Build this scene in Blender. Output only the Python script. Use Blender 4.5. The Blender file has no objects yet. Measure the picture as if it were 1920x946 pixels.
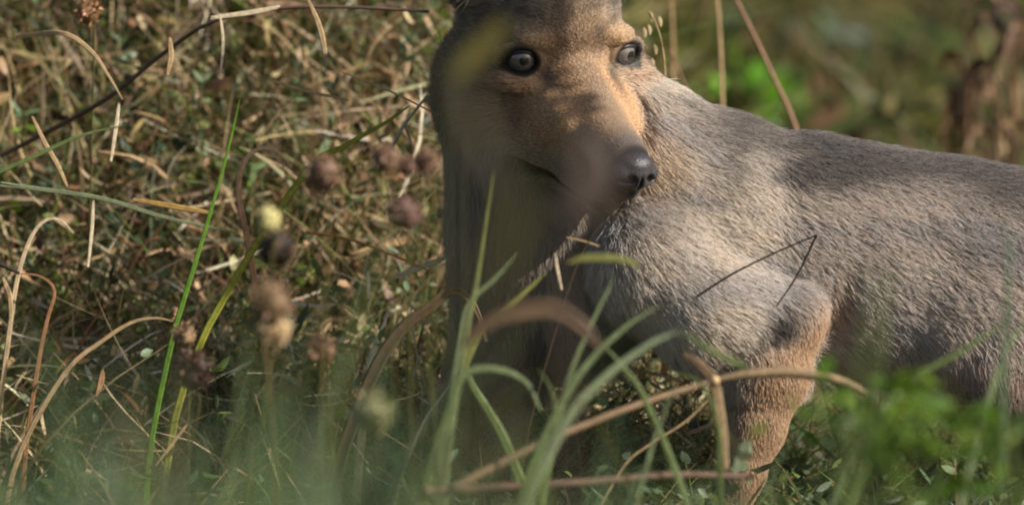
import bpy, math, random
import numpy as np
from mathutils import Vector, Matrix, kdtree

random.seed(7)
RNG = np.random.default_rng(11)
scene = bpy.context.scene

# ------------------------------------------------------------------ camera, sky, sun, exposure
PXM = 2743.0                 # photo pixels per metre at the focus distance
D = 7.0                      # focus distance, metres
PITCH = math.radians(5.0)
FOOT_PY = 1010.0             # photo row of the ground under the wolf
CZ = (FOOT_PY - 473.0) / PXM / math.cos(PITCH) + D * math.sin(PITCH)
CAM = np.array([0.0, -D * math.cos(PITCH), CZ])
VR = np.array([1.0, 0.0, 0.0])
VU = np.array([0.0, math.sin(PITCH), math.cos(PITCH)])
VF = np.array([0.0, math.cos(PITCH), -math.sin(PITCH)])

cam_d = bpy.data.cameras.new("camera")
cam = bpy.data.objects.new("camera", cam_d)
scene.collection.objects.link(cam)
cam.location = CAM
cam.rotation_euler = (math.pi / 2 - PITCH, 0, 0)
cam_d.sensor_width = 36.0
cam_d.lens = 36.0 * D / (1920.0 / PXM)
cam_d.clip_start = 0.1
cam_d.clip_end = 2000.0
cam_d.dof.use_dof = True
cam_d.dof.focus_distance = D - 0.03
cam_d.dof.aperture_fstop = 5.2
scene.camera = cam

SUN_TO = np.array([0.77, -0.30, 0.56]); SUN_TO /= np.linalg.norm(SUN_TO)
world = bpy.data.worlds.new("World"); scene.world = world
world.use_nodes = True
wn = world.node_tree.nodes; wl = world.node_tree.links
for n in list(wn): wn.remove(n)
sky = wn.new("ShaderNodeTexSky"); sky.sky_type = 'NISHITA'; sky.sun_disc = False
sky.sun_elevation = math.asin(SUN_TO[2])
sky.sun_rotation = math.atan2(SUN_TO[0], SUN_TO[1])
sky.dust_density = 2.0
bg = wn.new("ShaderNodeBackground"); bg.inputs["Strength"].default_value = 0.065
wo = wn.new("ShaderNodeOutputWorld")
wl.new(sky.outputs[0], bg.inputs[0]); wl.new(bg.outputs[0], wo.inputs[0])

sun_d = bpy.data.lights.new("sun", 'SUN'); sun_d.energy = 4.7; sun_d.angle = math.radians(0.53)
sun_d.color = (1.0, 0.945, 0.87)
sun = bpy.data.objects.new("sun", sun_d); scene.collection.objects.link(sun)
sun.rotation_euler = Vector(SUN_TO).to_track_quat('Z', 'Y').to_euler()
sun.location = (3, -2, 5)

scene.view_settings.view_transform = 'Standard'
scene.view_settings.look = 'None'
scene.view_settings.exposure = 0.70
scene.view_settings.gamma = 1.0
scene.cycles.use_denoising = True
scene.cycles.max_bounces = 6
scene.cycles.filter_width = 2.1
scene.cycles.transparent_max_bounces = 6
scene.cycles_curves.shape = 'RIBBONS'
scene.cycles_curves.subdivisions = 2

# ------------------------------------------------------------------ helpers
def P(px, py, w):
    """photo pixel + depth behind the focus plane (metres) -> world position"""
    px = np.asarray(px, float); py = np.asarray(py, float); w = np.asarray(w, float)
    k = (D + w) / D / PXM
    u = (px - 960.0) * k; v = (473.0 - py) * k
    return CAM + u[..., None] * VR + v[..., None] * VU + (D + w)[..., None] * VF

def to_px(q):
    r = q - CAM
    w = r @ VF; k = D / w * PXM
    return (r @ VR) * k + 960.0, 473.0 - (r @ VU) * k, w - D

def nrm(v): return v / (np.linalg.norm(v, axis=-1, keepdims=True) + 1e-12)

def lin(r, g, b):
    f = lambda c: (c / 255.0 / 12.92) if c <= 10 else ((c / 255.0 + 0.055) / 1.055) ** 2.4
    return np.array([f(r), f(g), f(b)])

def tag(o, label=None, cat=None, group=None, kind=None):
    if label: o["label"] = label
    if cat: o["category"] = cat
    if group: o["group"] = group
    if kind: o["kind"] = kind
    return o

def mesh_obj(name, verts, faces, mat, parent=None, col=None, smooth=True, base=None):
    """faces: int array (n,3) or (n,4), or list of such arrays; verts in world metres"""
    verts = np.asarray(verts, np.float32)
    if base is not None: verts = verts - np.asarray(base, np.float32)
    if not isinstance(faces, list): faces = [faces]
    faces = [np.asarray(f, np.int32) for f in faces if len(f)]
    me = bpy.data.meshes.new(name)
    me.vertices.add(len(verts)); me.vertices.foreach_set("co", verts.ravel())
    loops = np.concatenate([f.ravel() for f in faces])
    tot = np.concatenate([np.full(len(f), f.shape[1], np.int32) for f in faces])
    start = np.concatenate([[0], np.cumsum(tot)[:-1]]).astype(np.int32)
    me.loops.add(len(loops)); me.loops.foreach_set("vertex_index", loops)
    me.polygons.add(len(tot)); me.polygons.foreach_set("loop_start", start)
    me.polygons.foreach_set("loop_total", tot)
    me.update(calc_edges=True)
    if smooth: me.polygons.foreach_set("use_smooth", np.ones(len(tot), bool))
    if col is not None:
        a = me.color_attributes.new("Col", 'FLOAT_COLOR', 'POINT')
        c4 = np.ones((len(verts), 4), np.float32); c4[:, :3] = col
        a.data.foreach_set("color", c4.ravel())
    me.materials.append(mat)
    o = bpy.data.objects.new(name, me); scene.collection.objects.link(o)
    if parent is not None: o.parent = parent
    return o

def empty(name, loc):
    o = bpy.data.objects.new(name, None); scene.collection.objects.link(o)
    o.location = tuple(float(c) for c in loc); o.empty_display_size = 0.02
    return o

def vnoise(p, seed=0):
    """cheap smooth value noise in [0,1]; p (n,3)"""
    i = np.floor(p).astype(np.int64); f = p - i; f = f * f * (3 - 2 * f)
    out = np.zeros(len(p))
    for dx in (0, 1):
        for dy in (0, 1):
            for dz in (0, 1):
                h = ((i[:, 0] + dx) * 374761393 + (i[:, 1] + dy) * 668265263 + (i[:, 2] + dz) * 2147483647 + seed * 974711) & 0x7fffffff
                h = (h ^ (h >> 13)) * 1274126177 & 0x7fffffff
                h = (h ^ (h >> 16)) & 0xffff
                wgt = (f[:, 0] if dx else 1 - f[:, 0]) * (f[:, 1] if dy else 1 - f[:, 1]) * (f[:, 2] if dz else 1 - f[:, 2])
                out += wgt * h / 65535.0
    return out

# ------------------------------------------------------------------ materials
def mat_new(name):
    m = bpy.data.materials.new(name); m.use_nodes = True
    nt = m.node_tree
    for n in list(nt.nodes): nt.nodes.remove(n)
    return m, nt.nodes, nt.links, nt.nodes.new("ShaderNodeOutputMaterial")

def plant_mat(name, translucent, rough, spec, noise_scale=260.0):
    m, N, L, out = mat_new(name)
    at = N.new("ShaderNodeAttribute"); at.attribute_name = "Col"
    tc = N.new("ShaderNodeTexCoord")
    no = N.new("ShaderNodeTexNoise"); no.inputs["Scale"].default_value = noise_scale; no.inputs["Detail"].default_value = 3
    mr = N.new("ShaderNodeMapRange"); mr.inputs[1].default_value = 0.25; mr.inputs[2].default_value = 0.75
    mr.inputs[3].default_value = 0.72; mr.inputs[4].default_value = 1.25
    mx = N.new("ShaderNodeVectorMath"); mx.operation = 'SCALE'
    L.new(tc.outputs["Object"], no.inputs["Vector"]); L.new(no.outputs[0], mr.inputs[0])
    L.new(at.outputs["Color"], mx.inputs[0]); L.new(mr.outputs[0], mx.inputs["Scale"])
    pb = N.new("ShaderNodeBsdfPrincipled"); pb.inputs["Roughness"].default_value = rough
    pb.inputs["Specular IOR Level"].default_value = spec
    L.new(mx.outputs[0], pb.inputs["Base Color"])
    if translucent > 0:
        tr = N.new("ShaderNodeBsdfTranslucent"); L.new(mx.outputs[0], tr.inputs["Color"])
        ms = N.new("ShaderNodeMixShader"); ms.inputs[0].default_value = translucent
        L.new(pb.outputs[0], ms.inputs[1]); L.new(tr.outputs[0], ms.inputs[2]); L.new(ms.outputs[0], out.inputs[0])
    else:
        L.new(pb.outputs[0], out.inputs[0])
    return m

M_GREEN = plant_mat("green_leaf", 0.38, 0.45, 0.35)
M_DRY = plant_mat("dry_leaf", 0.22, 0.55, 0.30)
M_STEM = plant_mat("stalk", 0.0, 0.6, 0.25, 400.0)

def skin_mat():
    m, N, L, out = mat_new("wolf_skin")
    at = N.new("ShaderNodeAttribute"); at.attribute_name = "Col"
    pb = N.new("ShaderNodeBsdfPrincipled"); pb.inputs["Roughness"].default_value = 0.75
    pb.inputs["Specular IOR Level"].default_value = 0.15
    L.new(at.outputs["Color"], pb.inputs["Base Color"]); L.new(pb.outputs[0], out.inputs[0])
    return m
def fur_mat():
    m, N, L, out = mat_new("wolf_fur")
    at = N.new("ShaderNodeAttribute"); at.attribute_name = "hair_color"
    df = N.new("ShaderNodeBsdfPrincipled"); df.inputs["Roughness"].default_value = 0.55
    df.inputs["Specular IOR Level"].default_value = 0.35
    tr = N.new("ShaderNodeBsdfTranslucent")
    ms = N.new("ShaderNodeMixShader"); ms.inputs[0].default_value = 0.25
    L.new(at.outputs["Color"], df.inputs["Base Color"]); L.new(at.outputs["Color"], tr.inputs["Color"])
    L.new(df.outputs[0], ms.inputs[1]); L.new(tr.outputs[0], ms.inputs[2]); L.new(ms.outputs[0], out.inputs[0])
    return m
def simple_mat(name, col, rough, spec=0.5, coat=0.0, bump=0.0, bscale=400.0):
    m, N, L, out = mat_new(name)
    pb = N.new("ShaderNodeBsdfPrincipled"); pb.inputs["Base Color"].default_value = (*col, 1)
    pb.inputs["Roughness"].default_value = rough; pb.inputs["Specular IOR Level"].default_value = spec
    pb.inputs["Coat Weight"].default_value = coat; pb.inputs["Coat Roughness"].default_value = 0.02
    if bump > 0:
        tc = N.new("ShaderNodeTexCoord"); no = N.new("ShaderNodeTexVoronoi"); no.inputs["Scale"].default_value = bscale
        bp = N.new("ShaderNodeBump"); bp.inputs["Strength"].default_value = bump; bp.inputs["Distance"].default_value = 0.0006
        L.new(tc.outputs["Object"], no.inputs["Vector"]); L.new(no.outputs[0], bp.inputs["Height"]); L.new(bp.outputs[0], pb.inputs["Normal"])
    L.new(pb.outputs[0], out.inputs[0])
    return m
# ------------------------------------------------------------------ the wolf: one implicit surface in photo-pixel units (x right, y down, w away)
YAW, HP, ROLL = math.radians(30), math.radians(24), math.radians(-3.0)
HF = np.array([math.sin(YAW) * math.cos(HP), math.sin(HP), -math.cos(YAW) * math.cos(HP)])
HU = np.array([math.sin(YAW) * math.sin(HP), -math.cos(HP), -math.cos(YAW) * math.sin(HP)])
HR = np.array([math.cos(YAW), 0.0, math.sin(YAW)])
HR, HU = (math.cos(ROLL) * HR - math.sin(ROLL) * HU), (math.sin(ROLL) * HR + math.cos(ROLL) * HU)
HO = np.array([1073.0, 104.0, -60.0])
HM = np.stack([HR, HF, HU])            # rows: local axes
def h2p(l): return HO + np.asarray(l, float) @ HM
def p2h(p): return (p - HO) @ HM.T

class Ell:
    def __init__(s, c, r, k=30, rot=None, sub=False):
        s.c, s.r, s.k, s.rot, s.sub = np.array(c, float), np.array(r, float), k, rot, sub
    def d(s, p):
        q = p - s.c
        if s.rot is not None: q = q @ s.rot.T
        k0 = np.linalg.norm(q / s.r, axis=-1); k1 = np.linalg.norm(q / (s.r * s.r), axis=-1) + 1e-9
        return np.where(k0 < 1e-4, -s.r.min(), k0 * (k0 - 1) / k1)
    def box(s):
        m = s.r.max(); r = s.r if s.rot is None else np.array([m, m, m])
        return s.c - r, s.c + r
class Cap:
    def __init__(s, a, b, ra, rb, k=30):
        s.a, s.b, s.ra, s.rb, s.k, s.sub = np.array(a, float), np.array(b, float), ra, rb, k, False
    def d(s, p):
        ab = s.b - s.a; t = np.clip(((p - s.a) @ ab) / (ab @ ab), 0, 1)
        return np.linalg.norm(p - s.a - t[..., None] * ab, axis=-1) - (s.ra + (s.rb - s.ra) * t)
    def box(s):
        return np.minimum(s.a - s.ra, s.b - s.rb), np.maximum(s.a + s.ra, s.b + s.rb)

def chain(pts, k=35):
    return [Cap(pts[i][:3], pts[i + 1][:3], pts[i][3], pts[i + 1][3], k) for i in range(len(pts) - 1)]
def hE(c, r, k=25, sub=False, rot=None):
    R_ = HM if rot is None else rot @ HM
    return Ell(h2p(c), r, k, R_, sub)
def hC(a, b, ra, rb, k=25): return Cap(h2p(a), h2p(b), ra, rb, k)

EYE_R = 27.0
EYES = {}
for s in (-1, 1):
    EYES[s] = np.array([s * 101.0, -20.0, -2.0])

body_prims = [
    Ell((1450, 450, 75), (330, 195, 128), 60),
    Ell((1720, 500, 80), (330, 200, 122), 60),
    Ell((1840, 600, 48), (120, 150, 80), 50),
    Ell((1930, 540, 85), (210, 190, 125), 60),
    Ell((1285, 440, 5), (170, 190, 92), 50),
    Cap((1290, 370, 55), (1090, 190, 55), 150, 112, 60),
    Ell((1015, 420, 60), (158, 190, 120), 50),
    Ell((960, 260, 30), (105, 160, 90), 50),
    Ell((1075, 560, 70), (140, 125, 95), 50),
    Ell((1330, 300, 70), (120, 75, 80), 40),
]
# fore legs, then hind legs, then tail
body_prims += chain([(1230, 490, -48, 110), (1330, 580, -55, 92), (1478, 604, -50, 62)], 40)
body_prims += chain([(1480, 600, -48, 60), (1440, 700, -50, 72), (1414, 800, -52, 54), (1388, 885, -56, 42), (1372, 955, -60, 30)], 22)
body_prims += [Ell((1350, 985, -78), (44, 24, 34), 15)] + [Ell((1322 + i * 4, 992, -98 + i * 14), (18, 15, 9), 6) for i in range(4)]
body_prims += chain([(965, 520, 95, 100), (940, 690, 100, 74), (928, 820, 95, 46), (920, 950, 90, 32)], 35)
body_prims += [Ell((900, 985, 70), (44, 24, 34), 15)] + [Ell((872 + i * 4, 992, 50 + i * 14), (18, 15, 9), 6) for i in range(4)]
for dx, w0 in ((0, 42), (-60, 160)):
    body_prims += chain([(1960 + dx, 520, w0 + 20, 108), (1890 + dx, 680, w0, 78), (2000 + dx, 800, w0, 42), (1985 + dx, 960, w0, 30)], 35)
    body_prims += [Ell((1955 + dx, 985, w0), (46, 24, 34), 15)]
body_prims += chain([(2090, 480, 90, 45), (2180, 620, 95, 48), (2215, 780, 95, 30)], 25)

head_prims = [
    hE((0, -140, 35), (140, 165, 130), 40),
    hE((0, -45, 15), (96, 72, 62), 35),
    hC((0, -10, -80), (0, 255, -120), 86, 47, 35),
    hC((0, 20, -48), (0, 262, -92), 58, 34, 25),
    hE((-26, 140, -160), (44, 125, 52), 25), hE((26, 140, -160), (44, 125, 52), 25),
    hC((0, -60, -175), (0, 205, -206), 74, 30, 16),
    hE((-100, -90, -95), (72, 105, 105), 40), hE((112, -90, -95), (74, 105, 105), 40),
    hE((-86, -160, -130), (62, 95, 125), 45), hE((118, -165, -130), (60, 90, 110), 45),
    hE((-64, 55, -85), (36, 95, 50), 28), hE((64, 55, -85), (38, 95, 52), 28),
    hE((-64, 15, -165), (44, 75, 55), 30), hE((64, 15, -165), (44, 75, 55), 30),
]
for s in (-1, 1):
    e = EYES[s]
    head_prims += [hE((s * 78, -6, 40), (46, 34, 16), 16), hE((s * 112, 2, -40), (40, 36, 20), 25)]
    for q in range(14):      # lids
        an = q / 14 * 2 * math.pi
        head_prims.append(hE(e + np.array([s * (10 + 32 * math.cos(an)), 21 - 13 * math.cos(an), 24 * math.sin(an) + 1]), (11, 10, 10), 9))
    # ear: a flattened cone, leaning out
    head_prims += [hC((s * 120, -165, 85), (s * 205, -225, 175), 52, 16, 25), hC((s * 95, -185, 110), (s * 205, -225, 175), 42, 14, 25)]
for s in (-1, 1):
    e = EYES[s]
    head_prims += [hE(e + np.array([s * 10, 22, 0]), (26, 30, 20), 6, True)]
    head_prims += [hE((s * 150, -150, 110), (26, 26, 50), 10, True)]
    # mouth slit
    for q in range(9):
        t = q / 8.0
        c = (s * (96 - 50 * t), 34 + 190 * t, -192 - 16 * min(t / 0.5, 1) + 10 * max(t - 0.5, 0))
        head_prims.append(hE(c, (22, 17, 5.0 + 5.0 * max(0, 1 - abs(t - .2) / .35)), 5, True))

LO = np.array([700.0, -260.0, -330.0]); HI = np.array([2300.0, 1020.0, 330.0]); ST = 5.0
dims = np.ceil((HI - LO) / ST).astype(int)

def smin(a, b, k):
    h = np.clip(0.5 + 0.5 * (b - a) / k, 0, 1)
    return b * (1 - h) + a * h - k * h * (1 - h)

def apply_prim(cur, p, pr):
    d = pr.d(p)
    if pr.sub: return -smin(-cur, d, pr.k)
    return smin(cur, d, pr.k)

F = np.full(dims, 400.0, np.float32)
for pr in body_prims + head_prims:
    a, b = pr.box(); m = pr.k + 3 * ST
    i0 = np.maximum(((a - m - LO) / ST).astype(int), 0); i1 = np.minimum(((b + m - LO) / ST).astype(int) + 2, dims)
    g = np.stack(np.meshgrid(*[LO[q] + ST * np.arange(i0[q], i1[q]) for q in range(3)], indexing='ij'), -1)
    sl = tuple(slice(i0[q], i1[q]) for q in range(3))
    F[sl] = apply_prim(F[sl], g, pr).astype(np.float32)

def eval_pts(p, prims):
    c = np.full(len(p), 400.0)
    for pr in prims: c = apply_prim(c, p, pr)
    return c

def isosurface(Fg, lo, st):
    import openvdb as vdb
    g = vdb.FloatGrid(400.0); g.copyFromArray(np.ascontiguousarray(np.clip(Fg, -400, 400)))
    out_ = g.convertToPolygons(0.0)
    v, q = out_[0], out_[-1]
    v = np.array(v, float) * st + lo; q = np.array(q, np.int32)
    return v, q

V, Q = isosurface(F, LO, ST)
def relax(V, Q, it=2, f=0.5):
    for _ in range(it):
        acc = np.zeros_like(V); cnt = np.zeros(len(V))
        for a_, b_ in ((0, 1), (1, 2), (2, 3), (3, 0)):
            np.add.at(acc, Q[:, a_], V[Q[:, b_]]); np.add.at(acc, Q[:, b_], V[Q[:, a_]])
            np.add.at(cnt, Q[:, a_], 1); np.add.at(cnt, Q[:, b_], 1)
        V = V + f * (acc / cnt[:, None] - V)
    return V
V = relax(V, Q, 2, 0.4)
def vert_normals(V, Q):
    n = np.cross(V[Q[:, 2]] - V[Q[:, 0]], V[Q[:, 3]] - V[Q[:, 1]])
    c = V[Q].mean(1)
    vn = np.zeros_like(V)
    for a_ in range(4): np.add.at(vn, Q[:, a_], n)
    return nrm(vn)
VN = vert_normals(V, Q)
# outward check: SDF should grow along the normal
_s = RNG.integers(0, len(V), 400)
if (eval_pts(V[_s] + VN[_s] * 4, body_prims + head_prims) - eval_pts(V[_s], body_prims + head_prims)).mean() < 0:
    Q = Q[:, ::-1].copy(); VN = -VN

def Pw(p): return P(p[..., 0], p[..., 1], p[..., 2] / PXM)

# ---- coat colours (albedo) by place on the animal
def ss(a, b, x):
    t = np.clip((x - a) / (b - a), 0, 1); return t * t * (3 - 2 * t)
BX = np.array([900, 1100, 1200, 1330, 1600, 1800, 1920, 2100]); BY = np.array([60, 100, 190, 240, 270, 310, 370, 470])
def mixc(c, col, m): return c * (1 - m[:, None]) + np.array(col) * m[:, None]

def coat(p, n):
    """returns base colour, dark-tip probability, head mask, length (px), leg mask"""
    N_ = len(p); x, y, w = p.T
    dh = eval_pts(p, [q for q in head_prims if not q.sub]); db = eval_pts(p, body_prims)
    head = ss(25, -25, dh - db)
    h = p2h(p); r, f, u = h.T; ar = np.abs(r)
    ns = vnoise(p / 60.0, 3); ns2 = vnoise(p / 22.0, 5)
    # body
    c = np.tile(np.array([0.60, 0.52, 0.43]), (N_, 1))
    c = mixc(c, (0.56, 0.48, 0.41), ss(1400, 1600, x))
    gp = ss(0.45, 0.75, vnoise(np.stack([x / 120 - y / 100, y / 60, w / 90], 1), 51)); c = mixc(c, (0.40, 0.37, 0.36), 0.6 * gp)
    c = mixc(c, (0.58, 0.45, 0.31), 0.5 * ss(0.5, 0.8, vnoise(p / 110.0, 57)) * ss(1500, 1300, x))
    below = y - np.interp(x, BX, BY)
    streak = ss(0.35, 0.7, vnoise(np.stack([x / 170 - y / 120, y / 45 + x / 300, w / 90], 1), 9))
    sad = np.clip(ss(190, 20, below) * (0.35 + 0.8 * streak) * ss(1270, 1380, x) + 0.5 * ss(60, 5, below) * ss(1200, 1300, x), 0, 1)
    dark = 0.09 + 0.85 * sad + 0.30 * (ns - 0.5) + 0.2 * ss(1000, 1300, x) * ss(0.5, 0.8, vnoise(p / 95.0, 21))
    c = mixc(c, (0.26, 0.23, 0.215), 0.55 * sad)
    L = np.full(N_, 44.0) + 8 * ss(1500, 1250, x)
    # chest and inner neck, fur darkened to paint in the shade there
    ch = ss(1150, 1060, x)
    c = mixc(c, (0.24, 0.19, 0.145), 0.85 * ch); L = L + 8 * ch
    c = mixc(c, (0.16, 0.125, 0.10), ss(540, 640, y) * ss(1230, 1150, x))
    # belly and flank edge
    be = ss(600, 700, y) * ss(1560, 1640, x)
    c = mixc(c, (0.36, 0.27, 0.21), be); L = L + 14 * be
    # fore leg, orange tan
    leg = np.clip(ss(1330, 1440, x) * ss(1600, 1570, x) * ss(535, 680, y + 0.8 * (x - 1480)) * ss(-10, -45, w), 0, 1)
    leg = np.maximum(leg, ss(700, 760, y) * ss(1600, 1560, x) * ss(1200, 1300, x))
    tanl = np.array([0.46, 0.305, 0.185]); 
    c = mixc(c, tanl, leg)
    c = mixc(c, (0.27, 0.20, 0.15), leg * ss(1420, 1375, x - 0.12 * (760 - y)) * 0.7)  # left side of the leg darker: shade painted into the fur
    dark = dark * (1 - 0.85 * leg)
    L = L * (1 - leg) + 14 * leg
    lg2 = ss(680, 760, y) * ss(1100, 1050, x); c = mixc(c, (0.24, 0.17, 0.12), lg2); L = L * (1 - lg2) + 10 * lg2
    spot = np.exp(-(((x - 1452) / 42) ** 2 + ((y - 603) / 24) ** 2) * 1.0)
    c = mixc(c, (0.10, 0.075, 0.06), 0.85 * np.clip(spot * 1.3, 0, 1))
    # head
    hc = np.tile(np.array([0.33, 0.265, 0.20]), (N_, 1))                       # forehead, crown
    hd = np.full(N_, 0.52) + 0.55 * (ns2 - 0.5)
    tan = np.array([0.56, 0.35, 0.19])
    hc = mixc(hc, (0.44, 0.29, 0.17), ss(-40, 40, f) * 0.85)                     # muzzle
    side = ss(16, 44, ar) * ss(-10, 60, f)
    hc = mixc(hc, tan, side * 0.85)
    hc = mixc(hc, (0.30, 0.215, 0.15), ss(24, 6, ar) * ss(20, 120, f) * 0.5)
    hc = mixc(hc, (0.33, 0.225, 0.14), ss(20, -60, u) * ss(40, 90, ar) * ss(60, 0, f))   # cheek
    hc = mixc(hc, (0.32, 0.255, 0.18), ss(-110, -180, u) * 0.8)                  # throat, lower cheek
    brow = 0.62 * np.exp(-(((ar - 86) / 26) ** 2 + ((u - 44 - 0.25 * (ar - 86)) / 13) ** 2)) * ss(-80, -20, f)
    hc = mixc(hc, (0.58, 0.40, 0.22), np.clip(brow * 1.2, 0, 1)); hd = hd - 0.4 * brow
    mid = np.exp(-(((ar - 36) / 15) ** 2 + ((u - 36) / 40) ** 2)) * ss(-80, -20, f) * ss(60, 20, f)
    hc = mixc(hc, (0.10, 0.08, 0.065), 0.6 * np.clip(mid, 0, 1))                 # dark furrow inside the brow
    hc = mixc(hc, (0.15, 0.125, 0.11), ss(205, 265, f) * 0.85)                   # grey towards the nose
    hd = hd * ss(60, -40, f) + 0.10
    L2 = 8.0 + 7 * ss(10, -30, f) + 16 * ss(-40, -190, f) + 32 * ss(105, 170, ar) + 10 * ss(-120, -200, u) * ss(40, -60, f)
    L2 = L2 * (1 - 0.45 * ss(40, 200, f))
    for s in (-1, 1):
        e = EYES[s]; q = h - (e + np.array([s * 10, 20, 0])); de = np.sqrt((q[:, 0] / 1.12) ** 2 + q[:, 1] ** 2 * 0.6 + (q[:, 2] * 1.1) ** 2)
        rim = ss(38, 31, de); hc = mixc(hc, (0.025, 0.02, 0.018), rim); L2 = L2 * (1 - 0.75 * ss(46, 32, de))
        tear = np.exp(-(((r - s * 66) / 16) ** 2 + ((u + 22) / 14) ** 2)) * ss(-40, 0, f)
        hc = mixc(hc, (0.06, 0.046, 0.038), 0.8 * np.clip(tear, 0, 1))
    lip = ss(15, 7, np.abs(u + 192 + 16 * np.clip((f - 34) / 95, 0, 1))) * ss(0, 30, f) * ss(30, 50, ar + f * 0.1)
    hc = mixc(hc, (0.03, 0.024, 0.022), lip); L2 = L2 * (1 - 0.7 * lip)
    nosz = ss(268, 285, f); L2 = L2 * (1 - 0.8 * nosz); hc = mixc(hc, (0.03, 0.025, 0.025), nosz)
    ear = ss(110, 150, u) * ss(100, 130, ar); hc = mixc(hc, (0.09, 0.07, 0.055), ear)
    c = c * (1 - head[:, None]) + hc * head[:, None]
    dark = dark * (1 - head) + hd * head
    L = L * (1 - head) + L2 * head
    return c, np.clip(dark, 0.02, 0.95), head, L, leg, h

def flow(p, head, leg, h):
    x, y, w = p.T
    g = np.stack([np.ones(len(p)), 0.42 + 0.25 * vnoise(p / 130.0, 31) - 0.1 * ss(1500, 1900, x), 0.1 * np.ones(len(p))], 1)
    neck = ss(1330, 1120, x)
    g = g * (1 - neck[:, None]) + np.array([0.55, 0.85, 0.1]) * neck[:, None]
    ch = ss(1120, 1020, x); g = g * (1 - ch[:, None]) + np.array([0.05, 1.0, 0.15]) * ch[:, None]
    bel = ss(580, 680, y) * ss(1540, 1620, x); g = g * (1 - bel[:, None]) + np.array([0.25, 1.0, -0.1]) * bel[:, None]
    low = np.maximum(leg, ss(640, 720, y)); 
    g = g * (1 - low[:, None]) + np.array([0.12, 1.0, 0.0]) * low[:, None]
    r, f, u = h.T
    hl = np.stack([0.012 * r, -np.ones(len(p)), 0.35 * ss(-60, 40, u) - 0.65 * ss(-60, -150, u) * ss(120, -20, f)], 1)
    hf = hl @ HM
    g = g * (1 - head[:, None]) + nrm(hf) * head[:, None]
    return nrm(g)

base_w = Pw(np.array([1400.0, FOOT_PY, 60.0])); base_w[2] = 0.0
wolf = empty("wolf", base_w)
tag(wolf, "young grey brown wolf with tan face and orange foreleg standing in the grass", "wolf")
cV = np.zeros((len(V), 3))
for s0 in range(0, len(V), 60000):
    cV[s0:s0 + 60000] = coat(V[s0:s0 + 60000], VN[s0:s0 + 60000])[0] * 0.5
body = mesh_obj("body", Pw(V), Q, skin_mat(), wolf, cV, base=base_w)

# ---- fur: one hair strand per sampled point, agouti banding along each strand
NH = 400000
T = np.concatenate([Q[:, [0, 1, 2]], Q[:, [0, 2, 3]]])
tn = np.cross(V[T[:, 1]] - V[T[:, 0]], V[T[:, 2]] - V[T[:, 0]])
area = np.linalg.norm(tn, axis=1) * 0.5; tn = nrm(tn)
tc_ = V[T].mean(1)
wgt = area * np.where(tn[:, 2] * np.sign((tn * VN[T[:, 0]]).sum(1)) > 0.45, 0.30, 1.0)
wgt *= np.where(tc_[:, 0] > 1990, 0.3, 1.0) * np.where(tc_[:, 1] < -60, 0.35, 1.0)
hq = np.abs(p2h(tc_)); 
wgt *= np.where((np.linalg.norm(tc_ - HO, axis=1) < 330), 1.7, 1.0)
cdf = np.cumsum(wgt); pick = np.searchsorted(cdf, RNG.random(NH) * cdf[-1])
b0, b1 = RNG.random(NH), RNG.random(NH); fl = b0 + b1 > 1; b0[fl] = 1 - b0[fl]; b1[fl] = 1 - b1[fl]
bary = np.stack([1 - b0 - b1, b0, b1], 1)
hp_ = (V[T[pick]] * bary[:, :, None]).sum(1); hn = nrm((VN[T[pick]] * bary[:, :, None]).sum(1))
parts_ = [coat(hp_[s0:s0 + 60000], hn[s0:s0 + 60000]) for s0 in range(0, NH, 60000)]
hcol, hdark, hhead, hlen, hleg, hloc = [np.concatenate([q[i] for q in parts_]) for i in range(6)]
# keep the eyeballs clear
keep = np.ones(NH, bool)
for s in (-1, 1):
    q = hloc - (EYES[s] + np.array([s * 10, 20, 0]))
    keep &= ~(np.linalg.norm(q / np.array([28, 40, 21]), axis=1) < 1.0)
keep &= ~((hloc[:, 1] > 288) & (hhead > 0.5))
hp_, hn, hcol, hdark, hhead, hlen, hleg, hloc = [a[keep] for a in (hp_, hn, hcol, hdark, hhead, hlen, hleg, hloc)]
NH = len(hp_)
g = flow(hp_, hhead, hleg, hloc)
jit = 0.20
jit = (0.26 - 0.06 * hhead - 0.14 * hleg)[:, None]
g = g + RNG.normal(0, 1, (NH, 3)) * jit + 0.5 * (np.stack([vnoise(hp_ / 38.0, 40 + q) for q in range(3)], 1) - 0.5) * (1 - 0.7 * hleg)[:, None]
tang = nrm(g - (g * hn).sum(1, keepdims=True) * hn)
lift = (0.30 + 0.16 * RNG.random(NH) + 0.12 * (1 - hhead) - 0.22 * hleg)[:, None]
Lh = hlen * RNG.uniform(0.6, 1.25, NH)
NP = 5
ts = np.linspace(0, 1, NP)
d0 = nrm(tang + hn * lift * 1.9); d1 = nrm(tang + hn * lift * 0.25 + np.array([0, 0.22, 0]))
pts = np.zeros((NH, NP, 3)); pts[:, 0] = hp_ - hn * 1.0
for i in range(1, NP):
    t = (i - 0.5) / (NP - 1)
    pts[:, i] = pts[:, i - 1] + nrm(d0 * (1 - t) + d1 * t) * (Lh / (NP - 1))[:, None]
# clumping towards random guide hairs
NG = NH // 9
gi = RNG.choice(NH, NG, replace=False)
kd = kdtree.KDTree(NG)
for i, q in enumerate(hp_[gi]): kd.insert(q, i)
kd.balance()
own = np.fromiter((gi[kd.find(q)[1]] for q in hp_), int, NH)
cl = 0.32 * (1 - 0.4 * hhead) * (1 - 0.4 * hleg)
off = pts[own] - pts[own][:, :1] ; 
for i in range(1, NP):
    t = ts[i]
    target = pts[own, i]
    k = (cl * t ** 1.3)[:, None]
    pts[:, i] = pts[:, i] * (1 - k) + (target * 0.9 + (pts[:, 0] + off[:, i]) * 0.1) * k
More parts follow.
